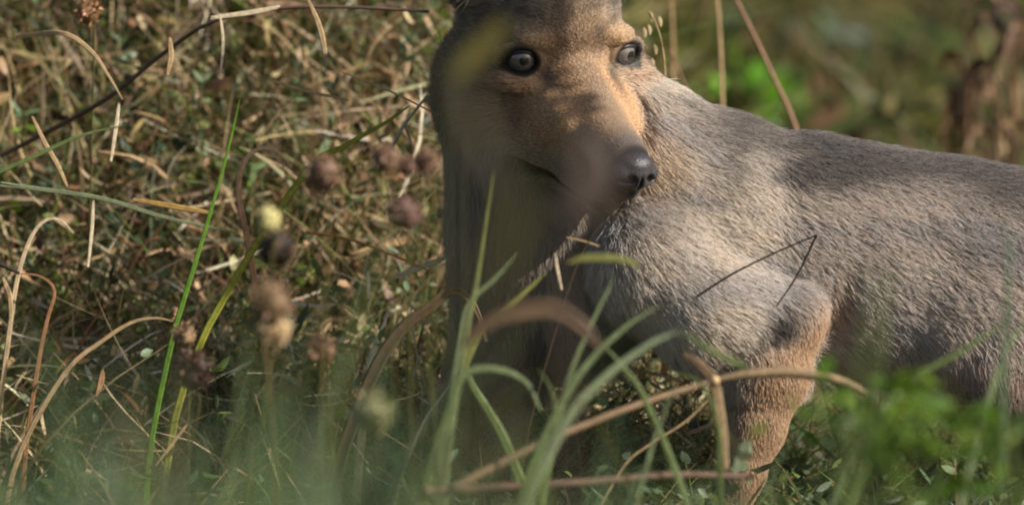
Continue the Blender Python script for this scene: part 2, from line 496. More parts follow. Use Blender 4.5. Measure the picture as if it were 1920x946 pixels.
# colours along each strand
sn_ = vnoise(np.stack([(hp_[:, 0] + hp_[:, 1] * .3) / 60.0, (hp_[:, 1] - hp_[:, 0] * .4) / 13.0, hp_[:, 2] / 20.0], 1), 77) * (1 - hhead) + vnoise(hp_ / 14.0, 77) * hhead
isdark = np.clip(0.5 + 2.2 * (hdark - (RNG.random(NH) * 0.6 + sn_ * 0.4)), 0, 1)
br = (1 + RNG.uniform(-1, 1, NH) * (0.2 + 0.22 * hhead))[:, None]
warm = RNG.normal(0, 0.05, (NH, 1)) * np.array([[1.0, 0.0, -0.8]])
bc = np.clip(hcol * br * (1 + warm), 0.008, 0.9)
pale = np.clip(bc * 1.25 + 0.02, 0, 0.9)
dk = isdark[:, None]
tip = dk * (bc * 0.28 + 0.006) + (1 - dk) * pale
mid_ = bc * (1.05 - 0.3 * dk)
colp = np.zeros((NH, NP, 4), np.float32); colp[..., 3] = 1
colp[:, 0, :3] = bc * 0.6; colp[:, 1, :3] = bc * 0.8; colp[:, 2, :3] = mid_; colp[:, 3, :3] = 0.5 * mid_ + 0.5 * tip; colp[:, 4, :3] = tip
rad = (np.array([0.60, 0.56, 0.47, 0.32, 0.08])[None] * RNG.uniform(0.7, 1.2, NH)[:, None] * (1 + 0.1 * hhead[:, None])) / PXM
cur = bpy.data.hair_curves.new("fur")
cur.add_curves([NP] * NH)
cur.position_data.foreach_set("vector", (Pw(pts.reshape(-1, 3)) - base_w).astype(np.float32).ravel())
ra = cur.attributes.get("radius") or cur.attributes.new("radius", 'FLOAT', 'POINT')
ra.data.foreach_set("value", rad.astype(np.float32).ravel())
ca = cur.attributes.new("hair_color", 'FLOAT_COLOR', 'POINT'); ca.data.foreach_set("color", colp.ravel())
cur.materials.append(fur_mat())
fur = bpy.data.objects.new("fur", cur); scene.collection.objects.link(fur); fur.parent = body

# ---- eyes
def uv_sphere(c, rad3, axes, nu=28, nv=18, vmax=math.pi):
    """pole along axes[2]; returns verts, faces (px units)"""
    th = np.linspace(0.0, vmax, nv); ph = np.linspace(0, 2 * np.pi, nu, endpoint=False)
    st_, ct = np.sin(th)[:, None], np.cos(th)[:, None]
    loc = np.stack([st_ * np.cos(ph), st_ * np.sin(ph), np.broadcast_to(ct, (nv, nu))], -1).reshape(-1, 3) * np.array(rad3)
    v = np.asarray(c) + loc @ np.asarray(axes)
    i, j = np.meshgrid(np.arange(nv - 1), np.arange(nu), indexing='ij')
    f = np.stack([i * nu + j, (i + 1) * nu + j, (i + 1) * nu + (j + 1) % nu, i * nu + (j + 1) % nu], -1).reshape(-1, 4)
    return v, f
M_EYE = simple_mat("eye_white", (0.10, 0.075, 0.06), 0.08, 0.6, 1.0)
M_IRIS = simple_mat("eye_iris", (0.125, 0.105, 0.09), 0.07, 0.6, 1.0)
M_PUP = simple_mat("eye_pupil", (0.006, 0.006, 0.006), 0.04, 0.6, 1.0)
M_LID = simple_mat("eyelid_skin", (0.018, 0.014, 0.013), 0.45, 0.4)
M_NOSE = simple_mat("nose_leather", (0.032, 0.027, 0.028), 0.42, 0.5, 0.0, 0.5, 900.0)
for s in (-1, 1):
    ax2 = nrm(np.array([s * 0.40, 0.92, 0.10]) @ HM); ax2 = nrm(ax2 + np.array([0.25, 0, -0.1]) * (1 if s < 0 else 0.0))
    ax0 = nrm(np.cross(np.array([0.0, 1, 0]), ax2)); ax1 = np.cross(ax2, ax0)
    A = [ax0, ax1, ax2]; c = h2p(EYES[s] + np.array([s * 6, 12, 0]))
    v, f = uv_sphere(c, (EYE_R,) * 3, A)
    eo = mesh_obj("eye", Pw(v), f, M_EYE, wolf, base=base_w)
    eo["label"] = "shaded brown eye" if s < 0 else "sunlit brown eye with bright glint"
    v, f = uv_sphere(c, (EYE_R + 0.5,) * 3, A, vmax=math.radians(66)); mesh_obj("iris", Pw(v), f, M_IRIS, eo, base=base_w)
    v, f = uv_sphere(c, (EYE_R + 0.9,) * 3, A, nv=8, vmax=math.radians(20)); mesh_obj("pupil", Pw(v), f, M_PUP, eo, base=base_w)
    # lids: a torus-like rim round the opening, almond shaped
    na, nb = 40, 8
    aa = np.linspace(0, 2 * np.pi, na, endpoint=False); bb = np.linspace(0, 2 * np.pi, nb, endpoint=False)
    ex, ey = 24.0, 18.0
    fwd = h2p(EYES[s]) * 0 + nrm(np.array([s * 0.36, 0.93, 0.05]) @ HM)
    a0 = nrm(np.cross(np.array([0.0, 1, 0]), fwd)); a1 = np.cross(fwd, a0)
    ring = c + np.cos(aa)[:, None] * a0 * ex + np.sin(aa)[:, None] * a1 * ey
    ring += fwd * np.sqrt(np.maximum(EYE_R ** 2 - (np.cos(aa) * ex) ** 2 - (np.sin(aa) * ey) ** 2, 4))[:, None]
    rad_dir = nrm(np.cos(aa)[:, None] * a0 + np.sin(aa)[:, None] * a1)
    rr = 4.6
    tv = ring[:, None] + rr * (np.cos(bb)[None, :, None] * rad_dir[:, None] + 0.8 * np.sin(bb)[None, :, None] * fwd)
    i, j = np.meshgrid(np.arange(na), np.arange(nb), indexing='ij')
    tf = np.stack([i * nb + j, ((i + 1) % na) * nb + j, ((i + 1) % na) * nb + (j + 1) % nb, i * nb + (j + 1) % nb], -1).reshape(-1, 4)
    mesh_obj("eyelid", Pw(tv.reshape(-1, 3)), tf, M_LID, eo, base=base_w)

# ---- nose leather from its own finer field
nose_prims = [hE((0, 288, -104), (38, 30, 31), 10), hE((0, 304, -112), (33, 22, 27), 10), hE((0, 292, -88), (31, 26, 16), 10),
              hE((-28, 292, -112), (20, 24, 22), 8), hE((28, 292, -112), (20, 24, 22), 8), hE((0, 290, -140), (14, 20, 22), 8)]
for s in (-1, 1):
    nose_prims += [hE((s * 20, 324, -113), (10, 18, 9.5), 4, True), hE((s * 33, 316, -119), (12, 14, 4.5), 4, True)]
nose_prims += [hE((0, 328, -130), (2.6, 16, 26), 3, True)]
nc = h2p((0, 290, -110)); nlo = nc - 75; nst = 2.5; nd = int(150 / nst)
G = np.stack(np.meshgrid(*[nlo[q] + nst * np.arange(nd) for q in range(3)], indexing='ij'), -1).reshape(-1, 3)
nv, nq = isosurface(eval_pts(G, nose_prims).reshape(nd, nd, nd).astype(np.float32), nlo, nst)
nn = vert_normals(nv, nq)
if ((nv - nv.mean(0)) * nn).sum() < 0: nq = nq[:, ::-1].copy()
nose = mesh_obj("nose", Pw(relax(nv, nq, 1, 0.4)), nq, M_NOSE, wolf, base=base_w)
nose["label"] = "dark leathery nose"
# ------------------------------------------------------------------ ground
def ground_h(x, y):
    x = np.asarray(x, float); y = np.asarray(y, float)
    bank = 0.42 * ss(0.07, 0.70, y) * ss(0.10, -0.12, x - 0.05 * y) * ss(9.0, 3.0, y)
    far = 0.02 * ss(2.0, 7.0, y)
    p = np.stack([x * 7, y * 7, np.zeros_like(x)], -1).reshape(-1, 3)
    rough = (vnoise(p, 5).reshape(x.shape) - 0.5) * 0.018 * ss(60, 20, np.abs(x) + np.abs(y))
    return bank + far + rough
def axis_(a, b, near, n1, n2, f0, f1):
    return np.unique(np.concatenate([-np.geomspace(near, -a, n1)[::-1] + 0, np.linspace(f0, f1, n2), np.geomspace(near, b, n1)]))
gx = axis_(-400, 400, 1.6, 24, 90, -1.6, 1.6); gy = axis_(-60, 500, 7.0, 24, 170, -6.9, 6.9)
GX, GY = np.meshgrid(gx, gy, indexing='ij')
gv = np.stack([GX, GY, ground_h(GX, GY)], -1).reshape(-1, 3)
ny = len(gy); i, j = np.meshgrid(np.arange(len(gx) - 1), np.arange(ny - 1), indexing='ij')
gf = np.stack([i * ny + j, (i + 1) * ny + j, (i + 1) * ny + j + 1, i * ny + j + 1], -1).reshape(-1, 4)
def ground_mat():
    m, N, L, out = mat_new("soil_and_thatch")
    tc = N.new("ShaderNodeTexCoord")
    n1 = N.new("ShaderNodeTexNoise"); n1.inputs["Scale"].default_value = 9; n1.inputs["Detail"].default_value = 6
    n2 = N.new("ShaderNodeTexNoise"); n2.inputs["Scale"].default_value = 120; n2.inputs["Detail"].default_value = 4
    r1 = N.new("ShaderNodeValToRGB"); e = r1.color_ramp.elements
    e[0].position = 0.35; e[0].color = (0.030, 0.024, 0.014, 1); e[1].position = 0.68; e[1].color = (0.060, 0.060, 0.022, 1)
    mx = N.new("ShaderNodeMix"); mx.data_type = 'RGBA'; mx.blend_type = 'MULTIPLY'; mx.inputs[0].default_value = 0.8
    r2 = N.new("ShaderNodeValToRGB"); r2.color_ramp.elements[0].color = (0.4, 0.4, 0.4, 1); r2.color_ramp.elements[1].color = (1.5, 1.4, 1.2, 1)
    pb = N.new("ShaderNodeBsdfPrincipled"); pb.inputs["Roughness"].default_value = 0.9
    bp = N.new("ShaderNodeBump"); bp.inputs["Strength"].default_value = 0.8; bp.inputs["Distance"].default_value = 0.01
    L.new(tc.outputs["Object"], n1.inputs["Vector"]); L.new(tc.outputs["Object"], n2.inputs["Vector"])
    L.new(n1.outputs[0], r1.inputs[0]); L.new(n2.outputs[0], r2.inputs[0])
    L.new(r1.outputs[0], mx.inputs["A"]); L.new(r2.outputs[0], mx.inputs["B"])
    L.new(mx.outputs["Result"], pb.inputs["Base Color"]); L.new(n2.outputs[0], bp.inputs["Height"]); L.new(bp.outputs[0], pb.inputs["Normal"])
    L.new(pb.outputs[0], out.inputs[0]); return m
tag(mesh_obj("ground", gv, gf, ground_mat()), kind="structure")

# ------------------------------------------------------------------ masses of vegetation (stuff)
C_STRAW = lin(205, 180, 140); C_TAN = lin(166, 136, 98); C_BROWN = lin(112, 88, 64); C_RUST = lin(142, 102, 70)
C_GREEN = lin(100, 114, 62); C_BLUEG = lin(104, 124, 90); C_LIME = lin(116, 138, 52); C_DARKG = lin(56, 66, 42); C_OLIVE = lin(112, 108, 58)

def pal(n, cols, wts, var=0.22):
    k = RNG.choice(len(cols), n, p=np.array(wts) / sum(wts))
    c = np.array(cols)[k] * RNG.uniform(1 - var, 1 + var, (n, 1)) * (1 + RNG.normal(0, 0.06, (n, 3)))
    return np.clip(c, 0.004, 0.9)

def strips(root, d, bend, length, width, col, nseg=5, tipf=0.12, tipcol=None):
    """tapering ribbon blades; returns verts, faces, colours"""
    n = len(root); t = np.linspace(0, 1, nseg + 1)
    side = nrm(np.cross(d, RNG.normal(0, 1, (n, 3))))
    tw = RNG.normal(0, 0.5, (n, 1)); nor = nrm(np.cross(side, d))
    vs, cs = [], []
    for q in t:
        c = root + d * (length * q)[:, None] + bend * (length * q * q)[:, None]
        wv = width * (tipf + (1 - tipf) * (1 - q) ** 0.7) * (0.55 + 0.45 * min(1, q * 4))
        sd = side * np.cos(tw * q) + nor * np.sin(tw * q)
        vs += [c - sd * wv[:, None] * 0.5, c + sd * wv[:, None] * 0.5]
        cc = col * (0.75 + 0.35 * q) if tipcol is None else col * (1 - q) + tipcol * q
        cs += [cc, cc]
    m = 2 * (nseg + 1)
    v = np.stack(vs, 1).reshape(-1, 3); c = np.stack(cs, 1).reshape(-1, 3)
    f = np.array([[2 * s_, 2 * s_ + 1, 2 * s_ + 3, 2 * s_ + 2] for s_ in range(nseg)])
    F_ = (np.arange(n)[:, None, None] * m + f[None]).reshape(-1, 4)
    return v, F_, c

def leaflets(pos, d, length, width, col, curl=0.3):
    """small folded pointed leaves"""
    n = len(pos); side = nrm(np.cross(d, RNG.normal(0, 1, (n, 3)))); nor = np.cross(side, d)
    L_, W_ = length[:, None], width[:, None]
    cu = RNG.uniform(-curl, curl, (n, 1))
    p0 = pos; p1 = pos + d * L_ * 0.5 + nor * L_ * cu * 0.3; p2 = pos + d * L_ + nor * L_ * cu
    up = nor * W_ * RNG.uniform(-0.05, 0.35, (n, 1))
    a1 = pos + d * L_ * 0.28 - side * W_ * 0.42 + up; a2 = pos + d * L_ * 0.66 - side * W_ * 0.40 + up + nor * L_ * cu * 0.5
    b1 = pos + d * L_ * 0.28 + side * W_ * 0.42 + up; b2 = pos + d * L_ * 0.66 + side * W_ * 0.40 + up + nor * L_ * cu * 0.5
    v = np.stack([p0, a1, a2, p2, b2, b1, p1], 1).reshape(-1, 3)
    f3 = np.array([[0, 6, 1], [0, 5, 6], [3, 2, 6], [3, 6, 4]]); f3b = np.array([[1, 6, 2], [5, 4, 6]])
    f = np.concatenate([f3, f3b]); F_ = (np.arange(n)[:, None, None] * 7 + f[None]).reshape(-1, 3)
    return v, F_, np.repeat(col, 7, 0)

class Mass:
    def __init__(s): s.v, s.f, s.c, s.n = [], [], [], 0
    def add(s, vfc):
        v, f, c = vfc; s.v.append(v); s.f.append(f + s.n); s.c.append(c); s.n += len(v)
    def build(s, name, mat, label, cat):
        o = mesh_obj(name, np.concatenate(s.v), s.f, mat, None, np.concatenate(s.c))
        return tag(o, label, cat, None, "stuff")

def on_ground(x, y, dz=-0.004): return np.stack([x, y, ground_h(x, y) + dz], 1)
def up_dirs(n, lean): return nrm(np.stack([RNG.normal(0, lean, n), RNG.normal(0, lean, n), np.ones(n)], 1))
def any_dirs(n, zs=1.0): 
    v = RNG.normal(0, 1, (n, 3)); v[:, 2] *= zs; return nrm(v)

def outside_wolf(p, margin=14.0):
    """drop anything whose anchor lies inside the animal"""
    x, y, w = to_px(p); q = np.stack([x, y, w * PXM], 1)
    near = (q[:, 2] > -360) & (q[:, 2] < 380) & (q[:, 0] > 650) & (q[:, 0] < 2350)
    ok = np.ones(len(p), bool); idx = np.nonzero(near)[0]
    if len(idx): ok[idx] = eval_pts(q[idx], [b for b in body_prims + head_prims if not b.sub]) > margin
    return ok
def blades_clear(root, d, bend, length, ts_=(0.0, 0.3, 0.55, 0.8, 1.0), margin=10.0):
    ok = np.ones(len(root), bool)
    for q in ts_: ok &= outside_wolf(root + d * (length * q)[:, None] + bend * (length * q * q)[:, None], margin)
    return ok
def grow(mass, x, y, hl, hh, lean, droop, wl, wh, cols, wts, nseg=5, dz=0.0, z_extra=None, tip=None):
    n = len(x); r = on_ground(x, y, -0.004)
    if z_extra is not None: r[:, 2] += z_extra
    d = up_dirs(n, lean); ln = RNG.uniform(hl, hh, n)
    bend = np.stack([RNG.normal(0, droop, n), RNG.normal(0, droop, n), -np.abs(RNG.normal(0, droop * 0.8, n))], 1)
    ok = blades_clear(r, d, bend, ln)
    r, d, bend, ln = r[ok], d[ok], bend[ok], ln[ok]; n = len(r)
    mass.add(strips(r, d, bend, ln, RNG.uniform(wl, wh, n), pal(n, cols, wts), nseg))
def U(a, b, n): return RNG.uniform(a, b, n)

# --- the sunlit tangle of dead grass on the bank beside the wolf
dry = Mass(); n = 14000
grow(dry, U(-0.75, 0.16, n), 0.05 + 0.95 * RNG.random(n) ** 1.1, 0.05, 0.17, 0.36, 0.35, 0.0012, 0.0042,
     [C_STRAW, C_TAN, C_BROWN, C_OLIVE, lin(150, 150, 92), C_GREEN], [5, 3.5, 2, 4, 3, 2])
n = 8500                                            # broken bits lying in every direction
x, y = U(-0.75, 0.15, n), 0.04 + 0.95 * RNG.random(n) ** 1.1
r = on_ground(x, y); r[:, 2] += 0.12 * RNG.random(n) ** 1.3
d = any_dirs(n, 0.6); bend = any_dirs(n) * 0.35; ln = U(0.02, 0.10, n)
ok = blades_clear(r, d, bend, ln); r, d, bend, ln = r[ok], d[ok], bend[ok], ln[ok]
dry.add(strips(r, d, bend, ln, U(0.001, 0.004, len(r)), pal(len(r), [C_STRAW, C_TAN, C_BROWN, C_RUST, lin(232, 216, 186)], [5, 3.5, 2, 1, 4]), 4))
n = 6500                                            # crumpled brown leaves
x, y = U(-0.75, 0.15, n), 0.05 + 0.95 * RNG.random(n) ** 1.1
r = on_ground(x, y); r[:, 2] += 0.13 * RNG.random(n) ** 1.5; r = r[outside_wolf(r, 24)]
n = len(r)
dry.add(leaflets(r, nrm(any_dirs(n) + np.array([0, 0, -0.7])), U(0.008, 0.026, n), U(0.003, 0.009, n), pal(n, [C_TAN, C_BROWN, C_RUST, C_STRAW, lin(70, 48, 36)], [4, 4, 1.2, 4, 2]), 0.9))
dry.build("dry_grass", M_DRY, "tangle of straw and brown dead grass on the bank beside the wolf", "dry grass")

# --- small green herbs growing through the tangle
herb = Mass(); nP = 1300; per = 15
x, y = U(-0.75, 0.14, nP), 0.05 + 0.95 * RNG.random(nP) ** 1.1
r = on_ground(x, y); d = up_dirs(nP, 0.35); ln = U(0.06, 0.17, nP)
cc = pal(nP, [C_GREEN, C_BLUEG, C_DARKG, C_LIME], [4, 4, 4, 1])
herb.add(strips(r, d, np.zeros((nP, 3)), ln, np.full(nP, 0.0014), cc * 0.7, 3))
tt = RNG.random((nP, per)) ** 0.7
lp = (r[:, None] + d[:, None] * (ln[:, None] * tt)[..., None]).reshape(-1, 3)
ld = nrm(any_dirs(nP * per, 0.5) + np.array([0, 0, 0.35])); lc = np.repeat(cc, per, 0) * RNG.uniform(0.7, 1.35, (nP * per, 1))
ok = outside_wolf(lp, 26)
lp, ld, lc = lp[ok], ld[ok], lc[ok]; n = len(lp)
herb.add(leaflets(lp, ld, U(0.006, 0.017, n), U(0.0025, 0.007, n), lc))
n = 4200
grow(herb, U(-0.75, 0.15, n), 0.04 + 0.95 * RNG.random(n) ** 1.1, 0.05, 0.16, 0.36, 0.4, 0.0012, 0.0035, [C_GREEN, C_BLUEG, C_OLIVE, C_LIME], [4, 3, 3, 1])
herb.build("green_herbs", M_GREEN, "small green leafy herbs growing up through the dead grass", "herbs")

# --- low green sward round the wolf's feet
sward = Mass(); n = 9000
x, y = U(-0.55, 0.75, n), U(-0.75, 0.5, n)
grow(sward, x, y, 0.03, 0.085, 0.45, 0.5, 0.0016, 0.0042, [C_GREEN, C_DARKG, C_BLUEG, C_OLIVE, C_TAN], [4, 4, 3, 2, 1.2])
n = 2600
x, y = U(-0.1, 0.75, n), U(0.10, 0.7, n)
grow(sward, x, y, 0.06, 0.13, 0.35, 0.5, 0.0016, 0.004, [C_GREEN, C_DARKG, C_OLIVE, C_TAN], [3, 4, 3, 2])
nl = 5000
r = on_ground(U(-0.5, 0.7, nl), U(-0.6, 0.5, nl)); r[:, 2] += 0.06 * RNG.random(nl); r = r[outside_wolf(r, 20)]; nl = len(r)
sward.add(leaflets(r, nrm(any_dirs(nl, 0.5) + np.array([0, 0, .3])), U(0.008, 0.02, nl), U(0.003, 0.008, nl), pal(nl, [C_GREEN, C_DARKG, C_BLUEG], [3, 4, 3])))
sward.build("green_sward", M_GREEN, "short green grass and leaves round the paws of the wolf", "grass")

# --- tall soft grass in front, out of focus
fore = Mass()
def clump(cx, cw, yc, yw, n, hl, hh, cols, wts, lean=0.16, droop=0.35, wl=0.002, wh=0.005):
    y = RNG.normal(yc, yw, n); x = RNG.normal(cx, cw, n) * (D + y) / D
    grow(fore, x, y, hl, hh, lean, droop, wl, wh, cols, wts, 5)
GC, GW = [C_GREEN, C_BLUEG, C_DARKG, C_OLIVE], [3, 5, 3, 1]
n = 5200
y = U(-2.6, -0.30, n); x = U(-0.50, 0.50, n) * (D + y) / D
hmax = 0.075 - 0.062 * y                              # tips stay under the lower quarter of the view
r = on_ground(x, y); d = up_dirs(n, 0.25); ln = hmax * U(0.55, 1.12, n)
bend = np.stack([RNG.normal(0, 0.35, n), RNG.normal(0, 0.2, n), -np.abs(RNG.normal(0, 0.3, n))], 1)
ok = blades_clear(r, d, bend, ln); r, d, bend, ln = r[ok], d[ok], bend[ok], ln[ok]
fore.add(strips(r, d, bend, ln, U(0.002, 0.0055, len(r)), pal(len(r), GC + [C_TAN], GW + [1.0]), 5))
clump(-0.22, 0.07, -2.1, 0.35, 800, 0.25, 0.375, GC, GW, wl=.003, wh=.007)
clump(-0.32, 0.05, -2.6, 0.3, 450, 0.28, 0.41, GC, GW, wl=.003, wh=.007)
clump(-0.10, 0.06, -1.8, 0.25, 550, 0.20, 0.295, GC, GW, wl=.003, wh=.007)
clump(0.14, 0.08, -1.3, 0.25, 260, 0.14, 0.225, GC, GW)
clump(0.02, 0.10, -2.0, 0.25, 350, 0.20, 0.28, GC, GW, wl=.003, wh=.007)
clump(0.30, 0.08, -1.6, 0.3, 380, 0.16, 0.27, [C_GREEN, C_DARKG, C_LIME], [3, 3, 2])
fore.build("soft_grass", M_GREEN, "soft out of focus green grass in front of the wolf", "grass")

# --- meadow beyond, out of focus
mead = Mass(); n = 9000
y = 1.3 + 3.0 * RNG.random(n) ** 1.15; x = U(-0.45, 1.0, n) * (D + y) / D * 0.75
grow(mead, x, y, 0.10, 0.30, 0.30, 0.4, 0.003, 0.009, [C_GREEN, C_OLIVE, C_DARKG, C_TAN, C_BROWN, C_LIME], [4, 6, 4, 2, 3, .5], 4)
nl = 7000
y = 1.2 + 3.0 * RNG.random(nl); x = U(-0.45, 1.0, nl) * (D + y) / D * 0.75
k = vnoise(np.stack([x * 4, y * 2, 0 * x], 1), 61)
r = on_ground(x, y); r[:, 2] += 0.20 * RNG.random(nl)
mead.add(leaflets(r, any_dirs(nl, 0.5), U(0.02, 0.06, nl), U(0.008, 0.022, nl),
    pal(nl, [C_GREEN, C_LIME, C_OLIVE], [3, .5, 5]) * (1 - ss(.45, .6, k))[:, None] + pal(nl, [C_BROWN, C_DARKG, C_OLIVE], [2.5, 4, 2]) * ss(.45, .6, k)[:, None]))
mead.build("meadow_grass", M_GREEN, "blurred green and brown meadow grass beyond the wolf's back", "meadow")

# --- dark thicket closing the view
thk = Mass(); n = 16000
x = U(-1.0, 2.4, n); y = U(3.3, 5.2, n); z = 1.3 * RNG.random(n) ** 0.8
p = np.stack([x, y, z], 1); k = vnoise(p * 2.6, 17); p = p[k > 0.25]; n = len(p); p[:, 2] += ground_h(p[:, 0], p[:, 1])
thk.add(leaflets(p, any_dirs(n), U(0.05, 0.12, n), U(0.02, 0.05, n), pal(n, [C_DARKG, C_BROWN, C_OLIVE], [6, 2, 1])))
m_ = 260; r = on_ground(U(-1.0, 2.4, m_), U(3.3, 5.2, m_)); 
thk.add(strips(r, up_dirs(m_, 0.15), np.zeros((m_, 3)), U(0.6, 1.4, m_), U(0.006, 0.02, m_), pal(m_, [C_BROWN, lin(60, 48, 36)], [1, 1]), 4))
thk.build("distant_thicket", M_GREEN, "dark leafy thicket far behind the meadow", "thicket")
# ------------------------------------------------------------------ single plants one can pick out
def catmull(pts, n):
    p = np.asarray(pts, float); p = np.concatenate([[2 * p[0] - p[1]], p, [2 * p[-1] - p[-2]]])
    out = []
    m = len(p) - 3
    for q in np.linspace(0, m - 1e-6, n):
        i = int(q); t = q - i; a, b, c, d = p[i:i + 4]
        out.append(0.5 * (2 * b + (c - a) * t + (2 * a - 5 * b + 4 * c - d) * t * t + (3 * b - a - 3 * c + d) * t ** 3))
    return np.array(out)

def ribbon(path, wid, face=0.0, fold=0.25, thick=0.12):
    """leaf blade: closed, folded cross-section with real thickness; path in world metres, wid in metres per point"""
    n = len(path); tg = nrm(np.gradient(path, axis=0)); view = nrm(CAM - path)
    side = nrm(np.cross(tg, view)); nor = nrm(np.cross(side, tg))
    fa = np.asarray(face) if np.ndim(face) else np.full(n, face)
    s2 = side * np.cos(fa)[:, None] + nor * np.sin(fa)[:, None]; n2 = nor * np.cos(fa)[:, None] - side * np.sin(fa)[:, None]
    W = wid[:, None] * 0.5; th = np.maximum(W * thick, 0.00012)
    ring = [path - s2 * W, path - s2 * W * 0.5 - n2 * W * fold * 0.5 + n2 * th, path - n2 * W * fold + n2 * th, path + s2 * W * 0.5 - n2 * W * fold * 0.5 + n2 * th,
            path + s2 * W, path + s2 * W * 0.5 - n2 * W * fold * 0.5 - n2 * th, path - n2 * W * fold - n2 * th, path - s2 * W * 0.5 - n2 * W * fold * 0.5 - n2 * th]
    return loft(ring, n)
def tube(path, wid, k=7):
    n = len(path); tg = nrm(np.gradient(path, axis=0)); ref = np.array([0.3, 0.9, 0.2])
    s = nrm(np.cross(tg, ref)); m = np.cross(tg, s); W = wid[:, None] * 0.5
    ring = [path + (s * math.cos(a) + m * math.sin(a)) * W for a in np.linspace(0, 2 * math.pi, k, endpoint=False)]
    return loft(ring, n)
def loft(ring, n):
    k = len(ring); v = np.stack(ring, 1).reshape(-1, 3)
    i, j = np.meshgrid(np.arange(n - 1), np.arange(k), indexing='ij')
    f = np.stack([i * k + j, (i + 1) * k + j, (i + 1) * k + (j + 1) % k, i * k + (j + 1) % k], -1).reshape(-1, 4)
    cap = [[0 * k + (q + 1), 0, q + 2, q + 2] for q in range(0)]
    e = np.array([[(n - 1) * k + 0, (n - 1) * k + q, (n - 1) * k + q + 1] for q in range(1, k - 1)])
    b = np.array([[0, q + 1, q] for q in range(1, k - 1)])
    return v, [f, np.concatenate([e, b])], k

def path_px(pts, n): return catmull(np.array([P(a, b, w) for a, b, w in pts]), n)

def rooted(pts, bow=0.0):
    """carry a stalk on from its lowest drawn point down to the ground below it"""
    q = P(*pts[-1]); q0 = P(*pts[-2]); d = nrm(q - q0)
    gz = float(ground_h(q[0], q[1]))
    if q[2] - gz < 0.004: return np.array([P(*a) for a in pts])
    h = q[2] - gz
    dx = d * h * 0.5; dx[2] = 0
    g = q + dx; g[2] = float(ground_h(g[0], g[1])) - 0.006
    m = 0.5 * (q + g) + dx * 0.25
    return np.array([P(*a) for a in pts] + [m, g])

def plant(name, label, cat, pts, w0, col, shape='leaf', root=True, tipcol=None, face=0.0, fold=0.25, n=22, tip=0.08, group=None, parent=None, mat=None, thick=0.12):
    """pts run from the tip downward (photo px, px, metres); w0 is the widest width in px"""
    cp = rooted(pts) if root else np.array([P(*a) for a in pts])
    path = catmull(cp, n); t = np.linspace(0, 1, n)
    if shape == 'leaf': wid = w0 * (tip + (1 - tip) * np.sin(np.pi * np.clip(t * 0.55 + 0.02, 0, 1)) ** 0.8)
    elif shape == 'spear': wid = w0 * (tip + (1 - tip) * np.sin(np.pi * np.clip(t, 0, 1)) ** 0.7)
    else: wid = w0 * (0.55 + 0.45 * t)
    wid = wid / PXM
    if shape == 'stem': v, f, k = tube(path, wid)
    else: v, f, k = ribbon(path, wid, face, fold, thick)
    tc = col if tipcol is None else tipcol
    c = np.repeat(tc * (1 - t)[:, None] + col * t[:, None], k, 0) * RNG.uniform(0.85, 1.15, (len(v), 1))
    m = mat or (M_STEM if shape == 'stem' else (M_GREEN if col[1] > col[0] * 1.02 else M_DRY))
    if parent is None:
        b = cp[-1] if root else path[n // 2]
        o = mesh_obj(name, v, f, m, None, c, base=b); o.location = tuple(b)
        return tag(o, label, cat, group)
    return mesh_obj(name, v, f, m, parent, c, base=np.array(parent.location) if parent.parent is None else None)

GB = lin(124, 140, 82); GP = lin(150, 162, 118); YG = lin(138, 138, 74); ST = lin(190, 160, 118); PALE = lin(225, 205, 170); BRN = lin(118, 92, 66); DKB = lin(66, 50, 38)

# ---- green blades in front of the chest and legs
fg = "green grass blades in front of the wolf"
plant("grass_blade", "upright pale green grass blade crossing the dark chest below the chin", "grass blade", [(926, 318, -0.39), (908, 430, -0.39), (890, 545, -0.39), (868, 660, -0.39)], 12.2, GP, tipcol=YG, group=fg)
plant("grass_blade", "short pale green blade leaning right over the brown arched leaf stem", "grass blade", [(972, 474, -0.38), (925, 525, -0.38), (880, 568, -0.38), (862, 650, -0.38)], 14.4, GP, group=fg)
plant("grass_blade", "olive green blade rising diagonally behind the brown arched leaf", "grass blade", [(1024, 510, -0.34), (965, 565, -0.34), (905, 615, -0.34), (868, 690, -0.34)], 18.8, YG, group=fg)
plant("grass_blade", "yellow green blade tip arching level across the shoulder edge", "grass blade", [(1205, 500, -0.56), (1160, 486, -0.56), (1100, 484, -0.56), (1065, 492, -0.56)], 13.7, YG, 'spear', root=False, group=fg)
plant("grass_blade", "straight green blade rising steeply from the straw stalk toward the shoulder", "grass blade", [(1152, 520, -0.46), (1112, 600, -0.46), (1070, 700, -0.46), (1035, 840, -0.46)], 13.0, GB, tipcol=GP, group=fg)
plant("grass_blade", "long broad green blade leaning right, its tip over the shoulder fur", "grass blade", [(1238, 572, -0.49), (1170, 615, -0.49), (1095, 690, -0.49), (1030, 800, -0.49)], 16.7, GB, tipcol=GP, group=fg)
plant("grass_blade", "pale green blade with a broad blurred tip below the shoulder fur", "grass blade", [(1272, 620, -0.63), (1210, 650, -0.63), (1120, 720, -0.63), (1050, 810, -0.63)], 19.5, GP, tipcol=lin(170, 180, 140), group=fg)
plant("grass_blade", "bright green leaf arching over to the right beneath the brown arched leaf", "grass blade", [(1014, 770, -0.46), (985, 715, -0.46), (930, 692, -0.46), (872, 700, -0.46), (846, 760, -0.46)], 18.0, GB, tipcol=GP, group=fg)
plant("grass_blade", "bright green blade sweeping down right from the bent dark stem", "grass blade", [(862, 640, -0.29), (880, 710, -0.29), (915, 770, -0.29), (950, 835, -0.29)], 20.2, GB, group=fg)
plant("grass_blade", "thin green blade standing between straw stalk and green leaf tuft", "grass blade", [(1010, 690, -0.54), (1040, 760, -0.54), (1020, 900, -0.54)], 8.7, GB, group=fg)
